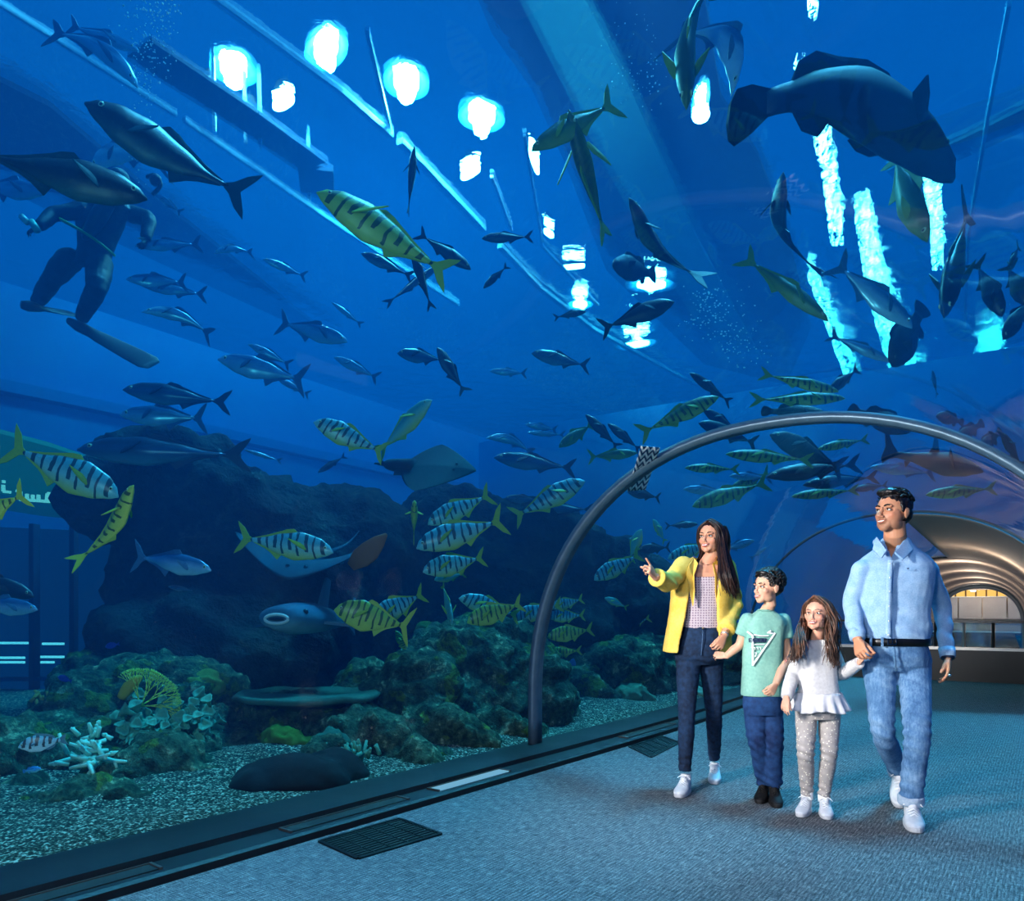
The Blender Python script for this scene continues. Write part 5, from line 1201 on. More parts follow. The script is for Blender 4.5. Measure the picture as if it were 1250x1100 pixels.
# ------------------------------------------------------------------ man
def man():
    root = empty('person', P(1104, 1000, 4.05), 'person in light blue shirt and faded jeans walking, looking left with a dark belt', 'person', 'family walking through the tunnel'); root.location.z = 0
    sk = skin_mat('skin_tan', 'c48a68'); Y = 4.10; fwd = dirv(12, 0); lat = Vector((1, -.21, 0)).normalized()
    fr = frame(Q(1088, 650, 4.02), dirv(63, 5)); k = 1.0
    shA, elA, wrA = Q(1053, 695, 4.10), Q(1039, 735, 4.14), Q(1047, 781, 4.0)
    shB, elB, wrB = Q(1132, 696, 4.12), Q(1150, 743, 4.20), Q(1157, 803, 4.10)
    hipA, knA, anA = Q(1072.5, 800, 4.12), Q(1078, 893, 4.06), Q(1097, 946, 4.42)
    hipB, knB, anB = Q(1115, 800, 4.10), Q(1119.5, 896, 3.92), Q(1112, 984, 3.98)
    neck = Q(1093, 664, 4.10)
    b = MB(); head_geo(b, fr, k, 1); b.tube([H(fr, (0, -.02, .06)), H(fr, (0, -.03, .0)), neck, neck-Vector((0, 0, .08))], [.054, .056, .062, .09], 20)
    torso(b, [(Q(1093, 800, Y), .15, .10), (Q(1093, 760, Y), .14, .095), (Q(1093, 715, Y), .165, .11), (Q(1093, 685, Y), .17, .10), (Q(1093, 672, Y), .12, .07)], lat, fwd)
    for s, e, w in ((shA, elA, wrA), (shB, elB, wrB)): limb(b, [s, (s+e)/2, e, (e+w)/2, w], [.050, .044, .034, .032, .027])
    for h, kn, a in ((hipA, knA, anA), (hipB, knB, anB)): limb(b, [h, (h+kn)/2, kn, kn.lerp(a, .35), a], [.068, .056, .044, .040, .034])
    hand_geo(b, wrA, Q(1052, 803, 3.92)-wrA, (.8, .2, -.25), (.1, -1, .2), .96, (.75, .8, .85, .9), (.3, .8, .6))
    hand_geo(b, wrB, Q(1158, 852, 4.0)-wrB, (-.85, .45, 0), (-.35, -.9, .1), 1.0, (.25, .35, .42, .5), (.35, .9, .35))
    def toner(L, c, near):
        g = near*(np.exp(-((L[:, 2]-.022)/.030)**2)+.5*np.exp(-(((L[:, 2]-.064)/.007)**2)-((L[:, 0])/.026)**2))*.34
        c[:, 0] -= g; c[:, 1] -= g*.95; c[:, 2] -= g*.85; return c
    body = body_mesh('body', b, .0034, sk, root, fr, k, toner)
    face_parts(fr, k, body, '0c0705', 'a8604e', browr=.0044, smile=1.15, lash=.0016)
    hm = hair_mat('hair_black', '050304', '1c1412'); hb = MB()
    cap_hair(hb, fr, k, [((0, -.022, .157), (.081, .098, .080)), ((0, -.062, .105), (.070, .048, .062)), ((.071, -.02, .145), (.012, .048, .042)), ((-.071, -.02, .145), (.012, .048, .042)), ((.075, .016, .125), (.006, .012, .026)), ((-.075, .016, .125), (.006, .012, .026)), ((.0, .040, .212), (.058, .046, .026)), ((.03, .050, .214), (.03, .030, .022))])
    V, Fc, N = voxel(hb.v, hb.f, .005, 1); V = V+N*(fbm(V, 60, 2, 2)*.0035)[:, None]; hb = MB(); hb.add([Vector(p) for p in V], Fc)
    r_ = random.Random(3)
    for _ in range(360):
        a = r_.uniform(0, 2*PI); e = r_.uniform(.15, 1.5); q = Vector((.082*math.cos(a)*math.cos(e), -.022+.100*math.sin(a)*math.cos(e), .157+.082*math.sin(e)))
        if q.y > .045 and q.z < .195: continue
        t_ = Vector((r_.gauss(0, .3), 1+r_.gauss(0, .3), .35)); nrm = (q-Vector((0, -.02, .15))).normalized(); t_ = (t_-nrm*t_.dot(nrm)*.8).normalized()
        L = .026+.014*(q.z > .2); hb.tube([H(fr, q-nrm*.004), H(fr, q+t_*L*.5+nrm*.006), H(fr, q+t_*L+nrm*.004)], [.0035, .003, .001], 5)
    mesh('hair', hb.v, hb.f, hm, root)
    # shirt
    sm_ = pmat('chambray', '7ba3c9', '9fc0de', 160, .85, .25, .001); m = MB()
    torso(m, [(Q(1091, 787, Y), .172, .120), (Q(1091, 774, Y), .185, .133), (Q(1091, 745, Y), .178, .128), (Q(1092, 712, Y), .196, .137), (Q(1093, 697, Y), .206, .127), (Q(1093, 687, Y), .200, .114), (Q(1093, 679, Y), .172, .098), (Q(1093, 671, Y), .118, .084), (Q(1093, 662, Y), .080, .070), (Q(1093, 657, Y), .064, .062)], lat, fwd)
    for s, e, w in ((shA, elA, wrA), (shB, elB, wrB)): limb(m, [s+Vector((0, 0, -.005)), s.lerp(e, .5), e, e.lerp(w, .5), w+(w-e).normalized()*-.01], [.060, .056, .049, .046, .037])
    yf = lambda V: 0.006*np.sin((V[:, 2]*1.0+V[:, 0]*.55)*55)*np.clip(1-np.abs(V[:, 2]-1.03)/.10, 0, 1)
    sh = cloth('shirt', m, .0058, sm_, root, .007, 7, 1.5, 14, (1, 1, .55), yf)
    sh['label'] = 'light blue long sleeved chambray shirt'; cut_v(sh, (1075, 650), (1102, 650), (1088, 681), 4.075)
    # collar, placket, buttons, crest, cuffs
    cm = MB()
    def sheet(pts, th=.005):
        ps = [Vector(p) for p in pts]; n = (ps[1]-ps[0]).cross(ps[2]-ps[0]).normalized(); v, f = extrude_poly([p-n*th/2 for p in ps], n*th); return v, f
    fy = 3.935
    for pts in ([(1070, 655, 4.04), (1083, 672, fy+.012), (1076, 682, fy+.005), (1065, 671, 4.01)], [(1106, 655, 4.04), (1092, 675, fy+.005), (1102, 684, fy-.01), (1114, 672, 3.99)]):
        cm.add(*sheet([Q(*p) for p in pts], .012))
    nb = [(Q(1088+20*math.cos(a)*1.05, 662-5*math.sin(a)*.6, 4.07-.085*math.sin(a))) for a in [PI*.80+(PI*1.40)*q/15 for q in range(16)]]
    cm.tube(nb, [(.008, .016)]*len(nb), 8, True); V, Fc, N = voxel(cm.v, cm.f, .0035, 6); mesh('collar', V, Fc, sm_, sh)
    pk = MB(); pth = [Q(1087, 684, 3.965), Q(1085.5, 712, 3.955), Q(1084.5, 745, 3.96), Q(1084.5, 778, 3.962)]; pk.tube(smooth_path(pth, 4), [(.014, .006)]*13, 8, True, ); pk.build('placket', pmat('placket_blue', '86aed2', 'a8c8e4', 160, .85), sh, True)
    for i, vv in enumerate((688, 705, 722, 740, 758, 775)):
        bt = MB(); bt.ell(Q(1086.5-(vv-688)*.02, vv, 3.945), (.005, .003, .005), nu=10, nv=6); bt.build('button', plain('button_pearl', 'dfe8f0', .2, .6), sh, True)
    cr = MB(); cr.box(Q(1108.5, 694, 3.935), (.004, .002, .003)); cr.build('chest_emblem', plain('emblem_navy', '1c2850', .6), sh)
    for w, e, mt, nm in ((wrA, elA, sm_, 'cuff'), (wrB, elB, sm_, 'cuff')):
        d = (w-e).normalized(); c_ = MB(); c_.tube([w-d*.055, w-d*.005], [.043, .040], 20); c_.build(nm, mt, sh, True)
    d = (wrB-elB).normalized(); c_ = MB(); c_.tube([wrB-d*.006, wrB+d*.008], [.034, .033], 20); wb = c_.build('wristband', plain('band_navy', '0c1830', .5), root, True)
    rg = MB(); dh_ = (Q(1158, 852, 4.0)-wrB).normalized(); rc = wrB+dh_*.108+Vector((-.35, -.9, .1)).normalized()*.030; rg.tube([rc-dh_*.003, rc+dh_*.003], .0105, 14); rg.build('ring', plain('ring_silver', 'e8eef2', .15, .6, .9), root, True)
    # jeans
    t = NT('faded_denim'); co = t.coord(); n = t.noise(co, 8, 4); n2 = t.noise(t.mapping(co, sc=(40, 40, 9)), 2.5, 3); n3 = t.noise(co, 120, 2)
    f_ = t.math('ADD', t.math('MULTIPLY', n, .55), t.math('ADD', t.math('MULTIPLY', n2, .3), t.math('MULTIPLY', n3, .15)))
    t.bsdf(t.ramp(f_, [(.36, srgb('3a5f88')), (.5, srgb('5880a8')), (.66, srgb('84a8c8'))]), .9, .2, 0, t.bump(n3, .4, .002)); dm = t.m
    m = MB(); torso(m, [(Q(1091, 783, Y), .166, .118), (Q(1092, 800, Y), .178, .128), (Q(1093, 812, Y), .172, .118), (Q(1094, 819, Y), .12, .09)], lat, fwd)
    limb(m, [hipA+Vector((0, 0, -.03)), hipA.lerp(knA, .5), knA, knA.lerp(anA, .45), anA+Vector((0, 0, .02))], [.092, .076, .061, .059, .050])
    limb(m, [hipB+Vector((0, 0, -.03)), hipB.lerp(knB, .5), knB, knB.lerp(anB, .45), anB+Vector((0, 0, .03))], [.092, .078, .065, .062, .057])
    def wr(V):
        o = np.zeros(len(V))
        for c_, amp in ((knA, .004), (knB, .004), (Q(1093, 822, 4.0), .004), (anB+Vector((0, 0, .08)), .005), (anA+Vector((0, 0, .06)), .004)):
            r2 = ((V-np.array(c_))**2).sum(1); o += amp*np.sin(V[:, 2]*110+V[:, 0]*50)*np.exp(-r2/.016)
        return o
    jn = cloth('jeans', m, .0058, dm, root, .0035, 7, 4, 3, (1, 1, .8), wr); jn['label'] = 'light faded blue jeans with rolled cuffs'
    for a, kn, rr in ((anA+Vector((0, 0, .03)), knA, .064), (anB+Vector((0, 0, .035)), knB, .067)):
        d = (a-kn).normalized(); c_ = MB(); c_.tube([a-d*.028, a-d*.022, a+d*.020, a+d*.026], [rr*.94, rr, rr, rr*.92], 24); V, Fc, N = voxel(c_.v, c_.f, .006, 1); mesh('rolled_cuff', V+N*(fbm(V, 20, 1)*.003)[:, None], Fc, pmat('cuff_denim', '8fa6bc', 'a9bccc', 100, .9), jn)
    fl = MB(); fl.tube([Q(1091, 789, 3.962), Q(1092, 806, 3.955), Q(1094, 820, 3.968)], [(.005, .003)]*3, 6); fl.build('fly_seam', pmat('seam_denim', '44688c', '5f86a8', 80, .9), jn, True)
    bl = MB(); torso(bl, [(Q(1091, 788, Y), .176, .127), (Q(1091, 787, Y), .181, .132), (Q(1091, 779.5, Y), .183, .134), (Q(1091, 778.5, Y), .178, .129)], lat, fwd, 40); be = bl.build('belt', plain('black_leather', '08080a', .35, .5), root, True)
    bk = MB(); c0 = Q(1089, 783.5, Y-.150)
    for a, b_ in (((-.022, .014), (.022, .014)), ((.022, .014), (.022, -.014)), ((.022, -.014), (-.022, -.014)), ((-.022, -.014), (-.022, .014)), ((0, -.014), (0, .014))): bk.bar(c0+Vector((a[0], 0, a[1])), c0+Vector((b_[0], 0, b_[1])), .005, .005, up=(0, 1, 0))
    bk.build('buckle', plain('buckle_metal', '8c8c90', .2, .5, 1), be)
    for du in (-28, -14, 14, 27):
        lp = MB(); c_ = Q(1091+du, 783.5, Y-.138+abs(du)/28*.045); lp.bar(c_-Vector((0, 0, .026)), c_+Vector((0, 0, .026)), .010, .008, up=(0, 1, 0)); lp.build('belt_loop', dm, jn)
    gB = Q(1111, 1010, 3.93); gB.z = 0
    shoe(root, Vector((anB.x, 3.97, 0)), (-.42, -1, 0), 1.0, M_WSHOE, M_SOLE, M_LACE, label='white sneaker, front foot flat on the carpet')
    shoe(root, Vector((anA.x-.0, anA.y+.0, .088)), (-.50, -1, 0), .98, M_WSHOE, M_SOLE, M_LACE, pitch=.45, label='white sneaker, rear foot with the heel lifted')
# ------------------------------------------------------------------ woman
def woman():
    root = empty('person', P(855, 960, 4.75), 'person in a yellow blazer and dark skinny jeans pointing to the left', 'person', 'family walking through the tunnel'); root.location.z = 0
    sk = skin_mat('skin_olive', 'cf9678'); Y = 4.78; fwd = dirv(10, 0); lat = Vector((1, -.16, 0)).normalized(); kk = .92
    fr = frame(Q(867, 676, 4.74), dirv(40, 4)); k = .93
    shA, elA, wrA = Q(835, 691, 4.76), Q(817, 711, 4.60), Q(799, 704, 4.42)
    shB, elB, wrB = Q(886, 693, 4.80), Q(896, 738, 4.78), Q(884, 776, 4.60)
    hipA, knA, anA = Q(840, 800, 4.78), Q(838.5, 872, 4.66), Q(836, 941, 4.66)
    hipB, knB, anB = Q(868, 800, 4.80), Q(871.5, 872, 4.86), Q(872, 926, 5.02)
    neck = Q(862, 689, 4.80)
    b = MB(); head_geo(b, fr, k, 0); b.tube([H(fr, (0, -.02, .06), k), H(fr, (0, -.03, .0), k), neck, neck-Vector((0, 0, .07))], [.045, .044, .05, .085], 20)
    torso(b, [(Q(855, 800, Y), .14, .095), (Q(856, 762, Y), .115, .085), (Q(858, 725, Y), .135, .10), (Q(860, 700, Y), .145, .09), (Q(861, 690, Y), .10, .06)], lat, fwd)
    
    for s, e, w in ((shA, elA, wrA), (shB, elB, wrB)): limb(b, [s, (s+e)/2, e, (e+w)/2, w], [.042, .037, .031, .031, .0215])
    for h, kn, a in ((hipA, knA, anA), (hipB, knB, anB)): limb(b, [h, (h+kn)/2, kn, kn.lerp(a, .35), a], [.060, .050, .038, .036, .029])
    # pointing hand: index extended up-left, other fingers folded
    dh = (Q(791, 691, 4.36)-wrA).normalized(); pn = Vector((-.35, .65, -.35)); hand_geo(b, wrA, dh, pn, (.25, -.2, 1), .86, (.04, 1.15, 1.25, 1.3), (.05, .8, .9))
    hand_geo(b, wrB, Q(872, 801, 4.55)-wrB, (-.3, .9, 0), (-.9, -.4, .2), .84, (.7, .75, .8, .85), (.2, .9, .5))
    body = body_mesh('body', b, .0034, sk, root, fr, k); face_parts(fr, k, body, '1c0f0a', 'b84a4c', smile=1.25, browr=.0028, lash=.0019)
    hm = hair_mat('hair_dark_brown', '0c0605', '3a1f16'); hb = MB()
    cap_hair(hb, fr, k, [((0, -.024, .152), (.083, .099, .084)), ((0, -.06, .10), (.074, .055, .08)), ((.062, -.03, .11), (.024, .05, .08)), ((-.066, -.03, .11), (.018, .05, .075)), ((0, -.07, .02), (.07, .035, .09))])
    for s in (1, -1):   # front curtain from a centre parting (x local is towards picture right when facing us: -1 = picture right)
        pass
    R = lambda u, v, Yq: Q(u, v, Yq)
    top = [H(fr, p, k) for p in ((-.004, .055, .222), (-.004, .02, .238), (-.004, -.03, .24))]
    g = []
    for tp in top:
        g.append([tp, H(fr, (-.066, .045, .175), k) if tp is top[0] else H(fr, (-.078, .0, .18), k), H(fr, (-.088, .02, .09), k), R(885, 686, 4.60), R(889, 704, 4.555), R(895, 724, 4.56)])
    side = [(-.004, -.06, .225), (-.084, -.05, .16), (-.092, -.03, .06)]
    g2 = [[H(fr, side[0], k), H(fr, side[1], k), H(fr, side[2], k), R(892, 688, 4.66), R(898, 708, 4.62), R(901, 728, 4.62)], [top[0], H(fr, (-.060, .055, .17), k), H(fr, (-.080, .040, .09), k), R(879, 686, 4.60), R(879, 702, 4.56), R(884, 718, 4.56)]]
    locks(hb, g, 190, .009, .0042, .003, 1.2, 2, seg=4); locks(hb, g2, 240, .011, .0042, .004, 1.2, 3, seg=4)
    gl = [[H(fr, (.004, .055, .222), k), H(fr, (.062, .048, .175), k), H(fr, (.081, .018, .10), k), H(fr, (.07, -.02, .02), k), R(850, 692, 4.86)], [H(fr, (.004, -.0, .24), k), H(fr, (.078, -.01, .17), k), H(fr, (.084, -.03, .09), k), H(fr, (.065, -.05, .0), k), R(852, 700, 4.88)]]
    locks(hb, gl, 70, .005, .0048, .002, 1.2, 4, seg=4)
    gb = [[H(fr, (0, -.10, .2), k), H(fr, (0, -.13, .1), k), R(868, 690, 4.92), R(872, 715, 4.93)], [H(fr, (-.07, -.08, .2), k), H(fr, (-.09, -.1, .1), k), R(888, 690, 4.90), R(893, 722, 4.86)]]
    locks(hb, gb, 90, .01, .006, .004, 1.4, 5, seg=4)
    mesh('hair', hb.v, hb.f, hm, root)
    # top
    t = NT('dotted_knit'); co = t.coord(); vo = t.n('ShaderNodeTexVoronoi', voronoi_dimensions='2D'); vo.inputs['Scale'].default_value = 62; vo.inputs['Randomness'].default_value = .15; t.l(t.mapping(co, rot=(PI/2, 0, 0)), vo.inputs[0])
    t.bsdf(t.mix(t.math('LESS_THAN', vo.outputs[0], .3), srgb('b7a9b0'), srgb('7d6c7e')), .9, .2, 0, t.bump(vo.outputs[0], .4, .002)); m = MB()
    torso(m, [(Q(857, 768, Y), .130, .100), (Q(857, 762, Y), .135, .105), (Q(858, 735, Y), .140, .112), (Q(859, 718, Y), .148, .122), (Q(860, 705, Y), .140, .108)], lat, fwd)
    m.tube([Q(846, 706, 4.69), Q(845, 694, 4.74), Q(846, 688, 4.80)], .012, 8); m.tube([Q(871, 706, 4.69), Q(873, 694, 4.75), Q(873, 688, 4.82)], .012, 8)
    tp_ = cloth('top', m, .0058, t.m, root, .003, 9, 1, 2); tp_['label'] = 'lilac grey dotted top with scoop neck'
    # blazer
    ym = pmat('yellow_cloth', 'deb444', 'e9c763', 90, .8, .15, .001); m = MB()
    secs = [(Q(851, 796, Y), .208, .150), (Q(852, 780, Y), .202, .146), (Q(854, 755, Y), .190, .138), (Q(856, 730, Y), .183, .134), (Q(858, 708, Y), .182, .134), (Q(859, 693, Y), .172, .112), (Q(860, 684, Y), .120, .085), (Q(861, 679, Y+.01), .062, .062)]
    cshell(m, secs, lat, fwd, [.62, .60, .52, .48, .48, .55, .72, 1.0], .012)
    limb(m, [shA+Vector((-.0, 0, .0)), shA.lerp(elA, .5), elA, elA.lerp(wrA, .55), wrA+(elA-wrA).normalized()*.055], [.066, .060, .060, .054, .050])
    limb(m, [shB, shB.lerp(elB, .5), elB, elB.lerp(wrB, .5), wrB+(elB-wrB).normalized()*.075], [.064, .058, .054, .052, .052])
    def wj(V):
        o = np.zeros(len(V))
        for c_, amp, fq in ((elA, .008, 90), (elB, .007, 80), (Q(892, 762, 4.75), .008, 100)):
            r2 = ((V-np.array(c_))**2).sum(1); o += amp*np.sin(V[:, 2]*fq+V[:, 0]*fq*.6)*np.exp(-r2/.008)
        return o
    jk = cloth('blazer', m, .0058, ym, root, .006, 6, 2.2, 8, (1, 1, .4), wj); jk['label'] = 'open yellow blazer with rolled sleeves'
    lp = MB()
    for pts in ([(847, 681, 4.72), (841, 690, 4.655), (838, 702, 4.635), (842, 722, 4.628), (846, 740, 4.63), (848, 722, 4.625), (847, 702, 4.63), (852, 688, 4.69)], [(876, 682, 4.78), (882, 691, 4.70), (885, 703, 4.675), (882, 722, 4.66), (876, 742, 4.66), (873, 722, 4.65), (873, 702, 4.66), (870, 688, 4.72)]):
        c_ = sum((Q(*p) for p in pts), Vector())/len(pts); ps = [Q(*p) for p in pts]; n_ = len(ps)
        v = [p+Vector((0, -.006, 0)) for p in ps]+[p+Vector((0, .010, 0)) for p in ps]+[c_+Vector((0, -.010, 0)), c_+Vector((0, .01, 0))]
        f = []
        for i in range(n_):
            j = (i+1) % n_; f += [(i, j, 2*n_), (n_+j, n_+i, 2*n_+1), (i, n_+i, n_+j, j)]
        lp.add(v, f)
    lp.build('lapels', ym, jk, False)
    for w, e, r0 in ((wrA, elA, .052), (wrB, elB, .054)):
        d = (w-e).normalized(); c_ = MB(); o_ = w-d*(.055 if w is wrA else .075); c_.tube([o_-d*.028, o_-d*.022, o_+d*.022, o_+d*.028], [r0*.96, r0*1.06, r0*1.08, r0], 22); c_.build('rolled_sleeve_cuff', ym, jk, True)
    # jeans
    dm = pmat('dark_denim', '0a1628', '1a3454', 40, .85, .3, .001); m = MB()
    torso(m, [(Q(856.5, 763, Y), .124, .098), (Q(856, 775, Y), .142, .110), (Q(854.5, 795, Y), .160, .125), (Q(854, 804, Y), .158, .118), (Q(854, 811, Y), .11, .08)], lat, fwd)
    limb(m, [hipA+Vector((0, 0, -.03)), hipA.lerp(knA, .5), knA, knA.lerp(anA, .4), anA], [.082, .068, .053, .051, .038])
    limb(m, [hipB+Vector((0, 0, -.03)), hipB.lerp(knB, .5), knB, knB.lerp(anB, .4), anB], [.082, .068, .053, .051, .038])
    def wr(V):
        o = np.zeros(len(V))
        for c_, amp in ((knA, .002), (knB, .002), (Q(855, 812, 4.7), .003), (anA, .003), (anB, .003)):
            r2 = ((V-np.array(c_))**2).sum(1); o += amp*np.sin(V[:, 2]*140+V[:, 0]*40)*np.exp(-r2/.010)
        return o
    jn = cloth('jeans', m, .0055, dm, root, .003, 9, 6, 2, (1, 1, 1), wr); jn['label'] = 'dark blue skinny jeans'
    fl = MB(); fl.tube([Q(858, 766, 4.660), Q(857.5, 780, 4.645), Q(856, 800, 4.648)], [(.004, .003)]*3, 6); fl.build('fly_seam', pmat('seam_dark', '3a5678', '4c6a8c', 80, .9), jn, True)
    bt = MB(); bt.ell(Q(858, 767, 4.652), (.007, .004, .007), nu=12, nv=6); bt.build('button', plain('brass', 'b0a080', .3, .5, .9), jn, True)
    shoe(root, Vector((anA.x, anA.y-.01, 0)), (-.50, -1, 0), .88, M_WSHOE, M_SOLE, M_LACE, label='white sneaker, front foot')
    shoe(root, Vector((anB.x, anB.y-.01, 0)), (-.28, -1, 0), .88, M_WSHOE, M_SOLE, M_LACE, label='white sneaker, rear foot')
    br = MB(); d = (wrB-elB).normalized(); br.tube([wrB-d*.016, wrB-d*.006], [.0265, .026], 18); br.build('bracelet', plain('bracelet_silver', 'd0ccd0', .25, .5, .8), root, True)
# ------------------------------------------------------------------ boy
def boy():
    root = empty('person', P(938, 975, 4.4), 'child with short curly black hair in a sage green printed T-shirt', 'person', 'family walking through the tunnel'); root.location.z = 0
    sk = skin_mat('skin_fair_boy', 'd2a083'); Y = 4.42; fwd = dirv(8, 0); lat = Vector((1, -.1, 0)).normalized()
    fr = frame(Q(936, 737, 4.38), dirv(66, 2)); k = .87
    shA, elA, wrA = Q(913, 758, 4.42), Q(903, 787, 4.44), Q(887, 801, 4.46)
    shB, elB, wrB = Q(955, 759, 4.44), Q(961, 803, 4.40), Q(947, 835, 4.25)
    hipA, knA, anA = Q(922, 862, 4.43), Q(925, 905, 4.40), Q(934, 954, 4.50)
    hipB, knB, anB = Q(940, 862, 4.43), Q(944, 905, 4.38), Q(944, 956, 4.44)
    neck = Q(935, 747, 4.43)
    b = MB(); head_geo(b, fr, k, 0, 1); b.tube([H(fr, (0, -.02, .06), k), H(fr, (0, -.03, .0), k), neck, neck-Vector((0, 0, .05))], [.036, .036, .040, .065], 18)
    torso(b, [(Q(932, 855, Y), .105, .08), (Q(932, 810, Y), .10, .075), (Q(933, 780, Y), .11, .08), (Q(934, 760, Y), .11, .07), (Q(934, 752, Y), .07, .05)], lat, fwd)
    for s, e, w in ((shA, elA, wrA), (shB, elB, wrB)): limb(b, [s, (s+e)/2, e, (e+w)/2, w], [.035, .031, .027, .027, .0195])
    for h, kn, a in ((hipA, knA, anA), (hipB, knB, anB)): limb(b, [h, (h+kn)/2, kn, kn.lerp(a, .35), a], [.048, .044, .035, .034, .025])
    hand_geo(b, wrA, Q(872, 799, 4.50)-wrA, (0, .9, -.5), (0, -.2, 1), .66, (.55, .6, .65, .7), (.3, .9, .4))
    hand_geo(b, wrB, Q(935, 857, 4.20)-wrB, (-.4, .85, 0), (-.8, -.4, .1), .70, (.75, .85, .9, .95), (.3, .9, .5))
    body = body_mesh('body', b, .0034, sk, root, fr, k); face_parts(fr, k, body, '1c120e', 'c06a62', smile=1.0, browr=.0030)
    hm = hair_mat('hair_curly_black', '040304', '15110f'); hb = MB()
    cap_hair(hb, fr, k, [((0, -.026, .160), (.084, .098, .080)), ((0, -.058, .11), (.076, .05, .058)), ((0, .035, .208), (.06, .05, .026))])
    V, Fc, N = voxel(hb.v, hb.f, .006, 1); V = V+N*(fbm(V, 34, 2, 2)*.006)[:, None]; hb = MB(); hb.add([Vector(p) for p in V], Fc); r_ = random.Random(8)
    for _ in range(330):
        a = r_.uniform(0, 2*PI); e = r_.uniform(-.35, 1.5); q = Vector((.085*math.cos(a)*math.cos(e), -.026+.100*math.sin(a)*math.cos(e), .160+.083*math.sin(e)))
        if q.y > .035 and q.z < .186: continue
        if abs(q.x) > .05 and q.z < .13 and q.y > -.03: continue
        nrm = (q-Vector((0, -.02, .15))).normalized(); A = nrm.orthogonal().normalized(); B = nrm.cross(A); ph = r_.random()*6; R = r_.uniform(.008, .014)
        hb.tube([H(fr, q+(A*math.cos(ph+t_)*R+B*math.sin(ph+t_)*R)+nrm*(.002+.004*t_/2), k) for t_ in [x*.8 for x in range(7)]], [.0042, .0046, .0046, .0046, .0044, .004, .002], 5)
    mesh('hair', hb.v, hb.f, hm, root)
    tm = pmat('sage_cotton', '6fa396', '86b8a8', 70, .9, .2, .001); m = MB()
    torso(m, [(Q(930, 849, Y), .122, .098), (Q(930.5, 835, Y), .120, .098), (Q(931, 805, Y), .114, .094), (Q(932, 780, Y), .118, .094), (Q(933.5, 763, Y), .128, .088), (Q(934, 756, Y), .118, .078), (Q(934.5, 751, Y), .092, .064), (Q(934.5, 747, Y), .058, .052), (Q(934.5, 744, Y), .044, .042)], lat, fwd)
    limb(m, [shA, shA.lerp(elA, .3), shA.lerp(elA, .62)], [.050, .050, .050]); limb(m, [shB, shB.lerp(elB, .25), shB.lerp(elB, .5)], [.052, .052, .054])
    ts = cloth('tshirt', m, .0052, tm, root, .006, 7, 3.1, 12, (1, 1, .5)); ts['label'] = 'sage green cotton T-shirt with a white printed triangle'
    # print: inverted triangle with blocks of lettering, wrapped on the chest
    wp = plain('print_white', 'eef2f2', .7); np_ = plain('print_navy', '1c2c50', .7)
    def chest(u, v): 
        du = (u-931)/26.0; return Q(u, v, Y-.100+.05*max(0, abs(du)-.15)**2+(.012 if v < 770 else 0))
    pr = MB()
    def st(pts, w, mb_): 
        for a, c_ in zip(pts[:-1], pts[1:]):
            n = 5
            for i in range(n):
                p = chest(a[0]+(c_[0]-a[0])*i/n, a[1]+(c_[1]-a[1])*i/n); q = chest(a[0]+(c_[0]-a[0])*(i+1)/n, a[1]+(c_[1]-a[1])*(i+1)/n); mb_.bar(p, q+(q-p)*.1, w, .006, up=(0, 1, 0))
    st([(912, 771.5), (917, 777), (919.5, 785), (918.5, 812)], .005, pr) if False else None
    st([(910.5, 771), (918.5, 813.5)], .009, pr) if False else None
    st([(912, 771), (918.6, 776), (918.9, 812), (945.5, 773.5), (937, 772.5), (941, 770)], .009, pr)
    st([(919, 812), (914.5, 772)], .007, pr) if False else None
    st([(920, 775), (930, 776.5), (938, 776)], .006, pr)
    st([(921, 786.8), (933, 786.8)], .004, pr)
    pr.build('print_triangle', wp, ts)
    p2 = MB()
    for i, (x0, x1) in enumerate(((914.5, 919), (920, 925), (926, 930.5), (931.5, 935))):
        st([(x0, 779.5), (x1, 779.5), (x1-.4, 783.6), (x0, 783.6), (x0, 779.5)], .0052, p2)
    st([(914.5, 781.6), (935, 781.6)], .006, p2); p2.build('print_lettering', np_, ts)
    p3 = MB()
    for x in (916.5, 920, 923.5, 927): st([(x, 790.5), (x+1.6, 790.5), (x+1.6, 793)], .003, p3)
    st([(921.2, 797), (923.6, 797), (921.5, 802)], .003, p3); p3.build('print_lettering', wp, ts)
    nb = MB(); torso(nb, [(Q(934.5, 747, Y), .055, .052), (Q(934.5, 744, Y), .048, .046)], lat, fwd, 28, 2.0); nb.build('neckband', pmat('sage_rib', '5f9084', '74a494', 90, .9), ts, True)
    dm = pmat('mid_denim', '0e244a', '1f4474', 30, .85, .3, .001); m = MB()
    torso(m, [(Q(931, 845, Y), .110, .086), (Q(931, 860, Y), .116, .092), (Q(931, 872, Y), .108, .082)], lat, fwd)
    limb(m, [hipA+Vector((0, 0, -.01)), hipA.lerp(knA, .5), knA, knA.lerp(anA, .5), anA], [.070, .068, .058, .054, .052]); limb(m, [hipB+Vector((0, 0, -.01)), hipB.lerp(knB, .5), knB, knB.lerp(anB, .5), anB+Vector((0, 0, -.01))], [.070, .068, .058, .055, .053])
    def wr(V):
        o = np.zeros(len(V))
        for c_, amp in ((knA, .004), (knB, .004), (anA, .005), (anB, .005), (hipB, .003)):
            r2 = ((V-np.array(c_))**2).sum(1); o += amp*np.sin(V[:, 2]*120+V[:, 0]*70)*np.exp(-r2/.008)
        return o
    jn = cloth('jeans', m, .0052, dm, root, .0035, 7, 9, 3, (1, 1, 1), wr); jn['label'] = 'straight mid blue jeans'
    shoe(root, Vector((anA.x-.01, anA.y-.0, 0)), (-.52, -1, 0), .80, M_BSHOE, M_BSOLE, plain('black_lace', '101012', .8), label='black shoe, rear foot')
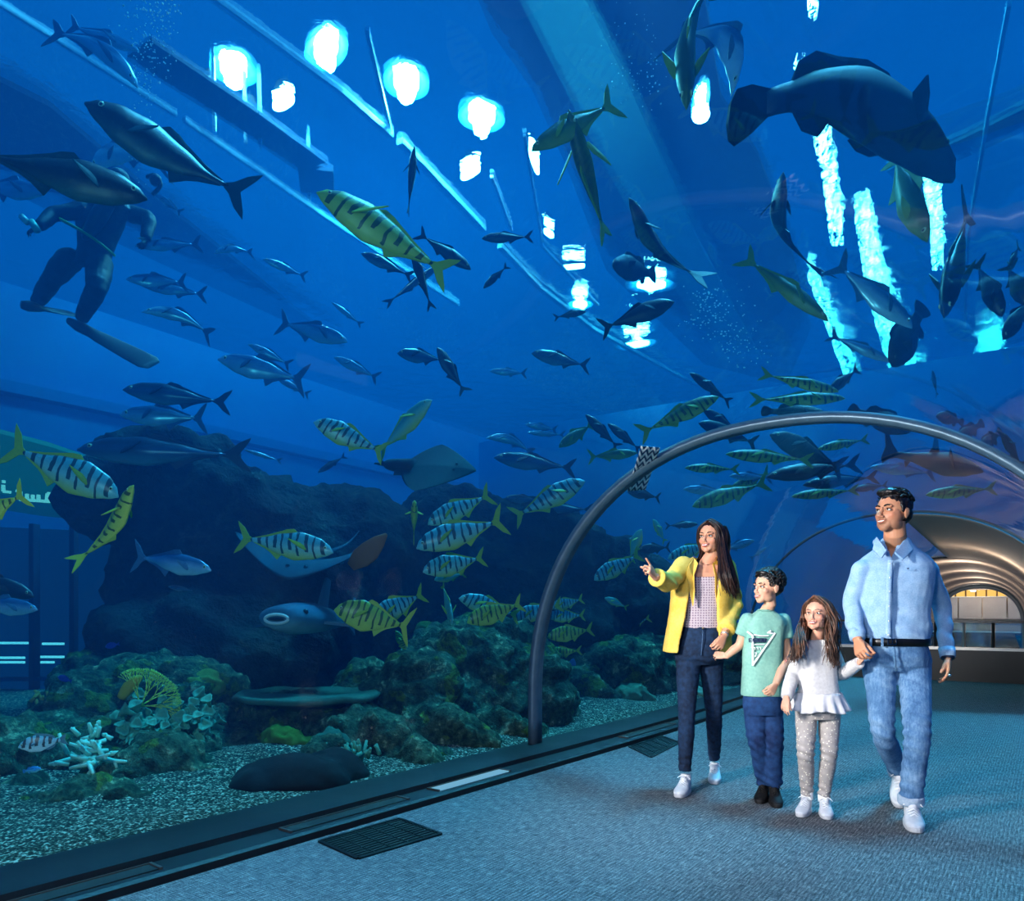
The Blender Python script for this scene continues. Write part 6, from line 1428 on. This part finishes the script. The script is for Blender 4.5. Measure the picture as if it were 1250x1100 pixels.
    shoe(root, Vector((anB.x, anB.y-.02, 0)), (-.25, -1, 0), .80, M_BSHOE, M_BSOLE, plain('black_lace', '101012', .8), label='black shoe, front foot')
# ------------------------------------------------------------------ girl
def girl():
    root = empty('person', P(999, 993, 4.17), 'child with long wavy brown hair in a white peplum top and sparkly grey leggings', 'person', 'family walking through the tunnel'); root.location.z = 0
    sk = skin_mat('skin_fair_girl', 'd29c82'); Y = 4.18; fwd = dirv(12, 0); lat = Vector((1, -.12, 0)).normalized()
    fr = frame(Q(997, 770, 4.14), dirv(42, 6)); k = .83
    shA, elA, wrA = Q(979, 793, 4.18), Q(968, 824, 4.20), Q(960, 851, 4.08)
    shB, elB, wrB = Q(1014, 793, 4.20), Q(1027, 823, 4.22), Q(1049, 809, 4.02)
    hipA, knA, anA = Q(984, 868, 4.19), Q(983.5, 916, 4.12), Q(985, 969, 4.20)
    hipB, knB, anB = Q(1012.5, 868, 4.19), Q(1012, 916, 4.12), Q(1006, 972, 4.18)
    neck = Q(997, 779, 4.18)
    b = MB(); head_geo(b, fr, k, 0, 1); b.tube([H(fr, (0, -.02, .06), k), H(fr, (0, -.03, .0), k), neck, neck-Vector((0, 0, .04))], [.032, .032, .036, .058], 18)
    torso(b, [(Q(998, 870, Y), .095, .075), (Q(997, 835, Y), .085, .07), (Q(997, 810, Y), .092, .07), (Q(997, 792, Y), .093, .06), (Q(997, 785, Y), .06, .045)], lat, fwd)
    for s, e, w in ((shA, elA, wrA), (shB, elB, wrB)): limb(b, [s, (s+e)/2, e, (e+w)/2, w], [.031, .027, .024, .024, .0175])
    for h, kn, a in ((hipA, knA, anA), (hipB, knB, anB)): limb(b, [h, (h+kn)/2, kn, kn.lerp(a, .35), a], [.044, .038, .032, .030, .024])
    hand_geo(b, wrA, Q(956, 877, 4.04)-wrA, (.75, .6, 0), (.5, -.9, .1), .64, (.28, .4, .5, .55), (.3, .9, .3))
    hand_geo(b, wrB, Q(1058, 797, 3.97)-wrB, (-.5, .6, -.5), (.1, -.2, 1), .60, (.5, .55, .6, .6), (.3, .9, .3))
    body = body_mesh('body', b, .0034, sk, root, fr, k); face_parts(fr, k, body, '3a2418', 'c4706a', smile=1.0, browr=.0022, iris='1c0e06')
    hm = hair_mat('hair_wavy_brown', '1c0f0a', '6a4530'); hb = MB()
    cap_hair(hb, fr, k, [((0, -.024, .154), (.083, .098, .084)), ((0, -.058, .10), (.076, .055, .08)), ((.066, -.03, .10), (.018, .045, .07)), ((-.066, -.03, .10), (.018, .045, .07))])
    hh = lambda p: H(fr, p, k)
    def g(s, tx, front, mid, end): return [hh((s*.004, tx, .232)), hh((s*.068, front, .165)), hh((s*.090, front-.03, .075)), Q(*mid), Q(*end)]
    ga = [g(1, .06, .035, (979, 782, 4.06), (978, 800, 4.03)), g(1, .0, .0, (972, 786, 4.08), (968, 806, 4.05)), g(1, -.05, -.04, (973, 790, 4.24), (966, 808, 4.10))]
    gb = [g(-1, .06, .035, (1012, 782, 4.06), (1011, 804, 4.04)), g(-1, .0, .0, (1017, 786, 4.10), (1019, 812, 4.07)), g(-1, -.05, -.04, (1020, 788, 4.26), (1021, 812, 4.18))]
    locks(hb, ga, 170, .012, .0040, .008, 2.6, 11, seg=6); locks(hb, gb, 180, .012, .0040, .008, 2.6, 12, seg=6)
    gc = [[hh((.05, -.1, .2)), hh((.07, -.13, .08)), Q(980, 790, 4.30), Q(978, 812, 4.31)], [hh((-.05, -.1, .2)), hh((-.07, -.13, .08)), Q(1012, 790, 4.30), Q(1014, 812, 4.31)]]
    locks(hb, gc, 70, .014, .006, .008, 2.4, 13, seg=6); mesh('hair', hb.v, hb.f, hm, root)
    wm = pmat('white_rib_knit', 'c9c6c6', 'e4e2e2', 60, .9, .6, .003, weave='X'); m = MB()
    torso(m, [(Q(999, 850, Y), .120, .092), (Q(999, 846, Y), .116, .090), (Q(998, 820, Y), .104, .083), (Q(997, 803, Y), .104, .082), (Q(997, 791, Y), .106, .072), (Q(997, 785, Y), .082, .058), (Q(997, 781, Y), .048, .044)], lat, fwd)
    limb(m, [shA, shA.lerp(elA, .5), elA, elA.lerp(wrA, .5), wrA], [.044, .043, .042, .037, .029]); limb(m, [shB, shB.lerp(elB, .5), elB, elB.lerp(wrB, .5), wrB], [.044, .043, .044, .038, .030])
    tp_ = cloth('top', m, .005, wm, root, .005, 8, 5, 8, (1, 1, .6)); tp_['label'] = 'white long sleeved knit top with frilled hem'
    pm = MB(); V = []; n = 96; rows = 8
    for o_ in (0, .006):
        for i in range(rows+1):
            q = i/rows; vv = 845+22*q
            for j in range(n):
                a = 2*PI*j/n; rr = (.121+.040*q+o_)*(1+.075*q*math.sin(a*17+.6*math.sin(a*3))); c_ = Q(999+1*q, vv, Y); V.append(c_+lat*(rr*math.cos(a))+fwd*(rr*.80*math.sin(a))+Vector((0, 0, .008*q*math.sin(a*5))))
    S = (rows+1)*n; Fc = []
    for i in range(rows):
        for j in range(n):
            a = i*n+j; b_ = i*n+(j+1) % n; Fc.append((a, b_, b_+n, a+n)); Fc.append((S+b_, S+a, S+a+n, S+b_+n))
    for j in range(n):
        j2 = (j+1) % n; Fc.append((j2, j, S+j, S+j2)); Fc.append((rows*n+j, rows*n+j2, S+rows*n+j2, S+rows*n+j))
    mesh('peplum', V, Fc, pmat('white_cotton', 'd4d2d4', 'e8e8ea', 40, .9), tp_)
    t = NT('sparkle_legging'); co = t.coord(); vo = t.n('ShaderNodeTexVoronoi'); vo.inputs['Scale'].default_value = 60; t.l(co, vo.inputs[0]); n_ = t.noise(co, 30, 4)
    c_ = t.mix(n_, srgb('8c8684'), srgb('b4aeaa')); c_ = t.mix(t.math('LESS_THAN', vo.outputs[0], .22), c_, srgb('f0ead8')); t.bsdf(c_, .7, .4, 0, t.bump(n_, .3, .002)); m = MB()
    torso(m, [(Q(998, 855, Y), .108, .085), (Q(998, 870, Y), .118, .090), (Q(998, 877, Y), .110, .078)], lat, fwd)
    limb(m, [hipA+Vector((0, 0, -.01)), hipA.lerp(knA, .5), knA, knA.lerp(anA, .4), anA], [.062, .055, .047, .044, .032]); limb(m, [hipB+Vector((0, 0, -.01)), hipB.lerp(knB, .5), knB, knB.lerp(anB, .4), anB], [.062, .055, .047, .044, .033])
    def wr(V):
        o = np.zeros(len(V))
        for c2, amp in ((knA, .004), (knB, .004), (anA, .004), (anB, .004)):
            r2 = ((V-np.array(c2))**2).sum(1); o += amp*np.sin(V[:, 2]*150+V[:, 0]*60)*np.exp(-r2/.007)
        return o
    lg = cloth('leggings', m, .005, t.m, root, .003, 9, 2, 2, (1, 1, 1), wr); lg['label'] = 'light grey leggings with small sparkles'
    for an in (anA, anB):
        s_ = MB(); s_.tube([an+Vector((0, 0, .012)), an+Vector((0, 0, -.03))], [.034, .033], 16); s_.build('sock', plain('sock_white', 'e4e6ea', .9), root, True)
    shoe(root, Vector((anA.x-.005, anA.y-.0, 0)), (-.65, -1, 0), .76, M_WSHOE, M_SOLE, M_LACE, label='white sneaker turned slightly outward')
    shoe(root, Vector((anB.x, anB.y-.01, 0)), (-.32, -1, 0), .76, M_WSHOE, M_SOLE, M_LACE, label='white sneaker pointing at the camera')
# ------------------------------------------------------------------ diver
def diver():
    root = empty('person', P(110, 300, 7.6), 'diver in a black wetsuit and fins hanging upright in the water at the left', 'person')
    root.rotation_euler = (0, 0, 0); Y = 7.6; blk = plain('neoprene', '0a1018', .6, .3, nz=.3, nscale=12); fwd = Vector((.4, .9, 0)).normalized(); lat = Vector((1, -.35, 0)).normalized()
    sh = MB(); fr = frame(Q(150, 236, Y), Vector((.5, .85, .15))); k = 1.05
    m = MB(); head_geo(m, fr, k, 1); m.ell(H(fr, (0, -.015, .13), k), (.09, .108, .10), fr[1:])
    neck = Q(143, 246, Y); m.tube([H(fr, (0, -.02, .05), k), neck, neck-Vector((0, 0, .06))], [.07, .08, .12], 18)
    torso(m, [(Q(112, 322, Y), .17, .13), (Q(118, 300, Y), .18, .14), (Q(122, 275, Y), .24, .17), (Q(128, 256, Y), .26, .16), (Q(138, 244, Y), .14, .11)], lat, fwd)
    shA, elA, wrA = Q(100, 256, 7.5), Q(66, 262, 7.35), Q(48, 276, 7.2); shB, elB, wrB = Q(162, 262, 7.7), Q(182, 268, 7.6), Q(178, 292, 7.5)
    for s, e, w in ((shA, elA, wrA), (shB, elB, wrB)): limb(m, [s, (s+e)/2, e, (e+w)/2, w], [.09, .08, .07, .065, .05])
    hipA, knA, anA = Q(84, 318, 7.6), Q(64, 340, 7.5), Q(46, 368, 7.75); hipB, knB, anB = Q(122, 322, 7.6), Q(118, 352, 7.4), Q(100, 388, 7.7)
    for h, kn, a in ((hipA, knA, anA), (hipB, knB, anB)): limb(m, [h, (h+kn)/2, kn, kn.lerp(a, .4), a], [.13, .12, .10, .095, .07])
    hand_geo(m, wrA, Q(36, 284, 7.15)-wrA, (0, .9, -.4), (-.2, -.2, 1), 1.0); hand_geo(m, wrB, Q(172, 306, 7.4)-wrB, (-.9, 0, 0), (0, -.9, .2), 1.0)
    V, Fc, N = voxel(m.v, m.f, .009, 2); V = V+N*(fbm(V, 7, 3, 2)*.010)[:, None]; mesh('body', V, Fc, blk, root)
    fb = MB(); fins = [((44, 368, 7.8), (26, 372, 7.5), (92, 384, 7.9)), ((100, 388, 7.7), (84, 392, 7.6), (188, 446, 7.4))]
    for a, heel, tip in fins:
        A = Q(*heel); B = Q(*tip); d = (B-A).normalized(); s_ = d.cross(Vector((0, -.7, .7))).normalized(); u = s_.cross(d); L = (B-A).length
        secs = [(A+d*L*q, s_*w, u*h) for q, w, h in ((0, .03, .04), (.12, .06, .055), (.28, .06, .045), (.38, .085, .02), (.7, .11, .012), (.93, .12, .008), (1, .08, .005))]
        v, f = loft(secs, 18); o_ = MB(); o_.add(v, f); o_.build('swim_fin', plain('fin_rubber', '080c12', .5), root, True)
    g = MB(); g.ell(Q(122, 262, 7.33), (.09, .09, .30), (Vector((1, 0, 0)), Vector((0, 1, 0)), (Q(150, 236, 7.3)-Q(112, 300, 7.3)).normalized())); g.build('air_tank', plain('tank_black', '10181f', .4, .5), root, True)
    g = MB(); g.tube(smooth_path([Q(74, 268, 7.3), Q(96, 280, 7.28), Q(118, 294, 7.3), Q(140, 312, 7.36)], 4), [(.028, .012)]*13, 8, True); g.build('belt_strap', plain('strap_lime', '7fae3a', .6), root, True)
    g = MB(); g.tube([Q(26, 264, 7.1), Q(34, 272, 7.1)], .03, 12); g.build('glove_cuff', plain('cuff_pale', 'b8e0d8', .4), root, True)
    g = MB(); g.tube([Q(38, 270, 7.1), Q(46, 282, 7.1)], .032, 12); g.build('glove_cuff', plain('cuff_teal', '6fc0b0', .4), root, True)
    g = MB(); g.tube(smooth_path([Q(180, 216, 7.5), Q(190, 214, 7.4), Q(196, 226, 7.4), Q(186, 238, 7.4)], 4), .02, 8); g.ell(Q(190, 220, 7.4), (.06, .05, .06)); g.build('regulator', blk, root, True)
for fn_ in (man, woman, boy, girl, diver): fn_()
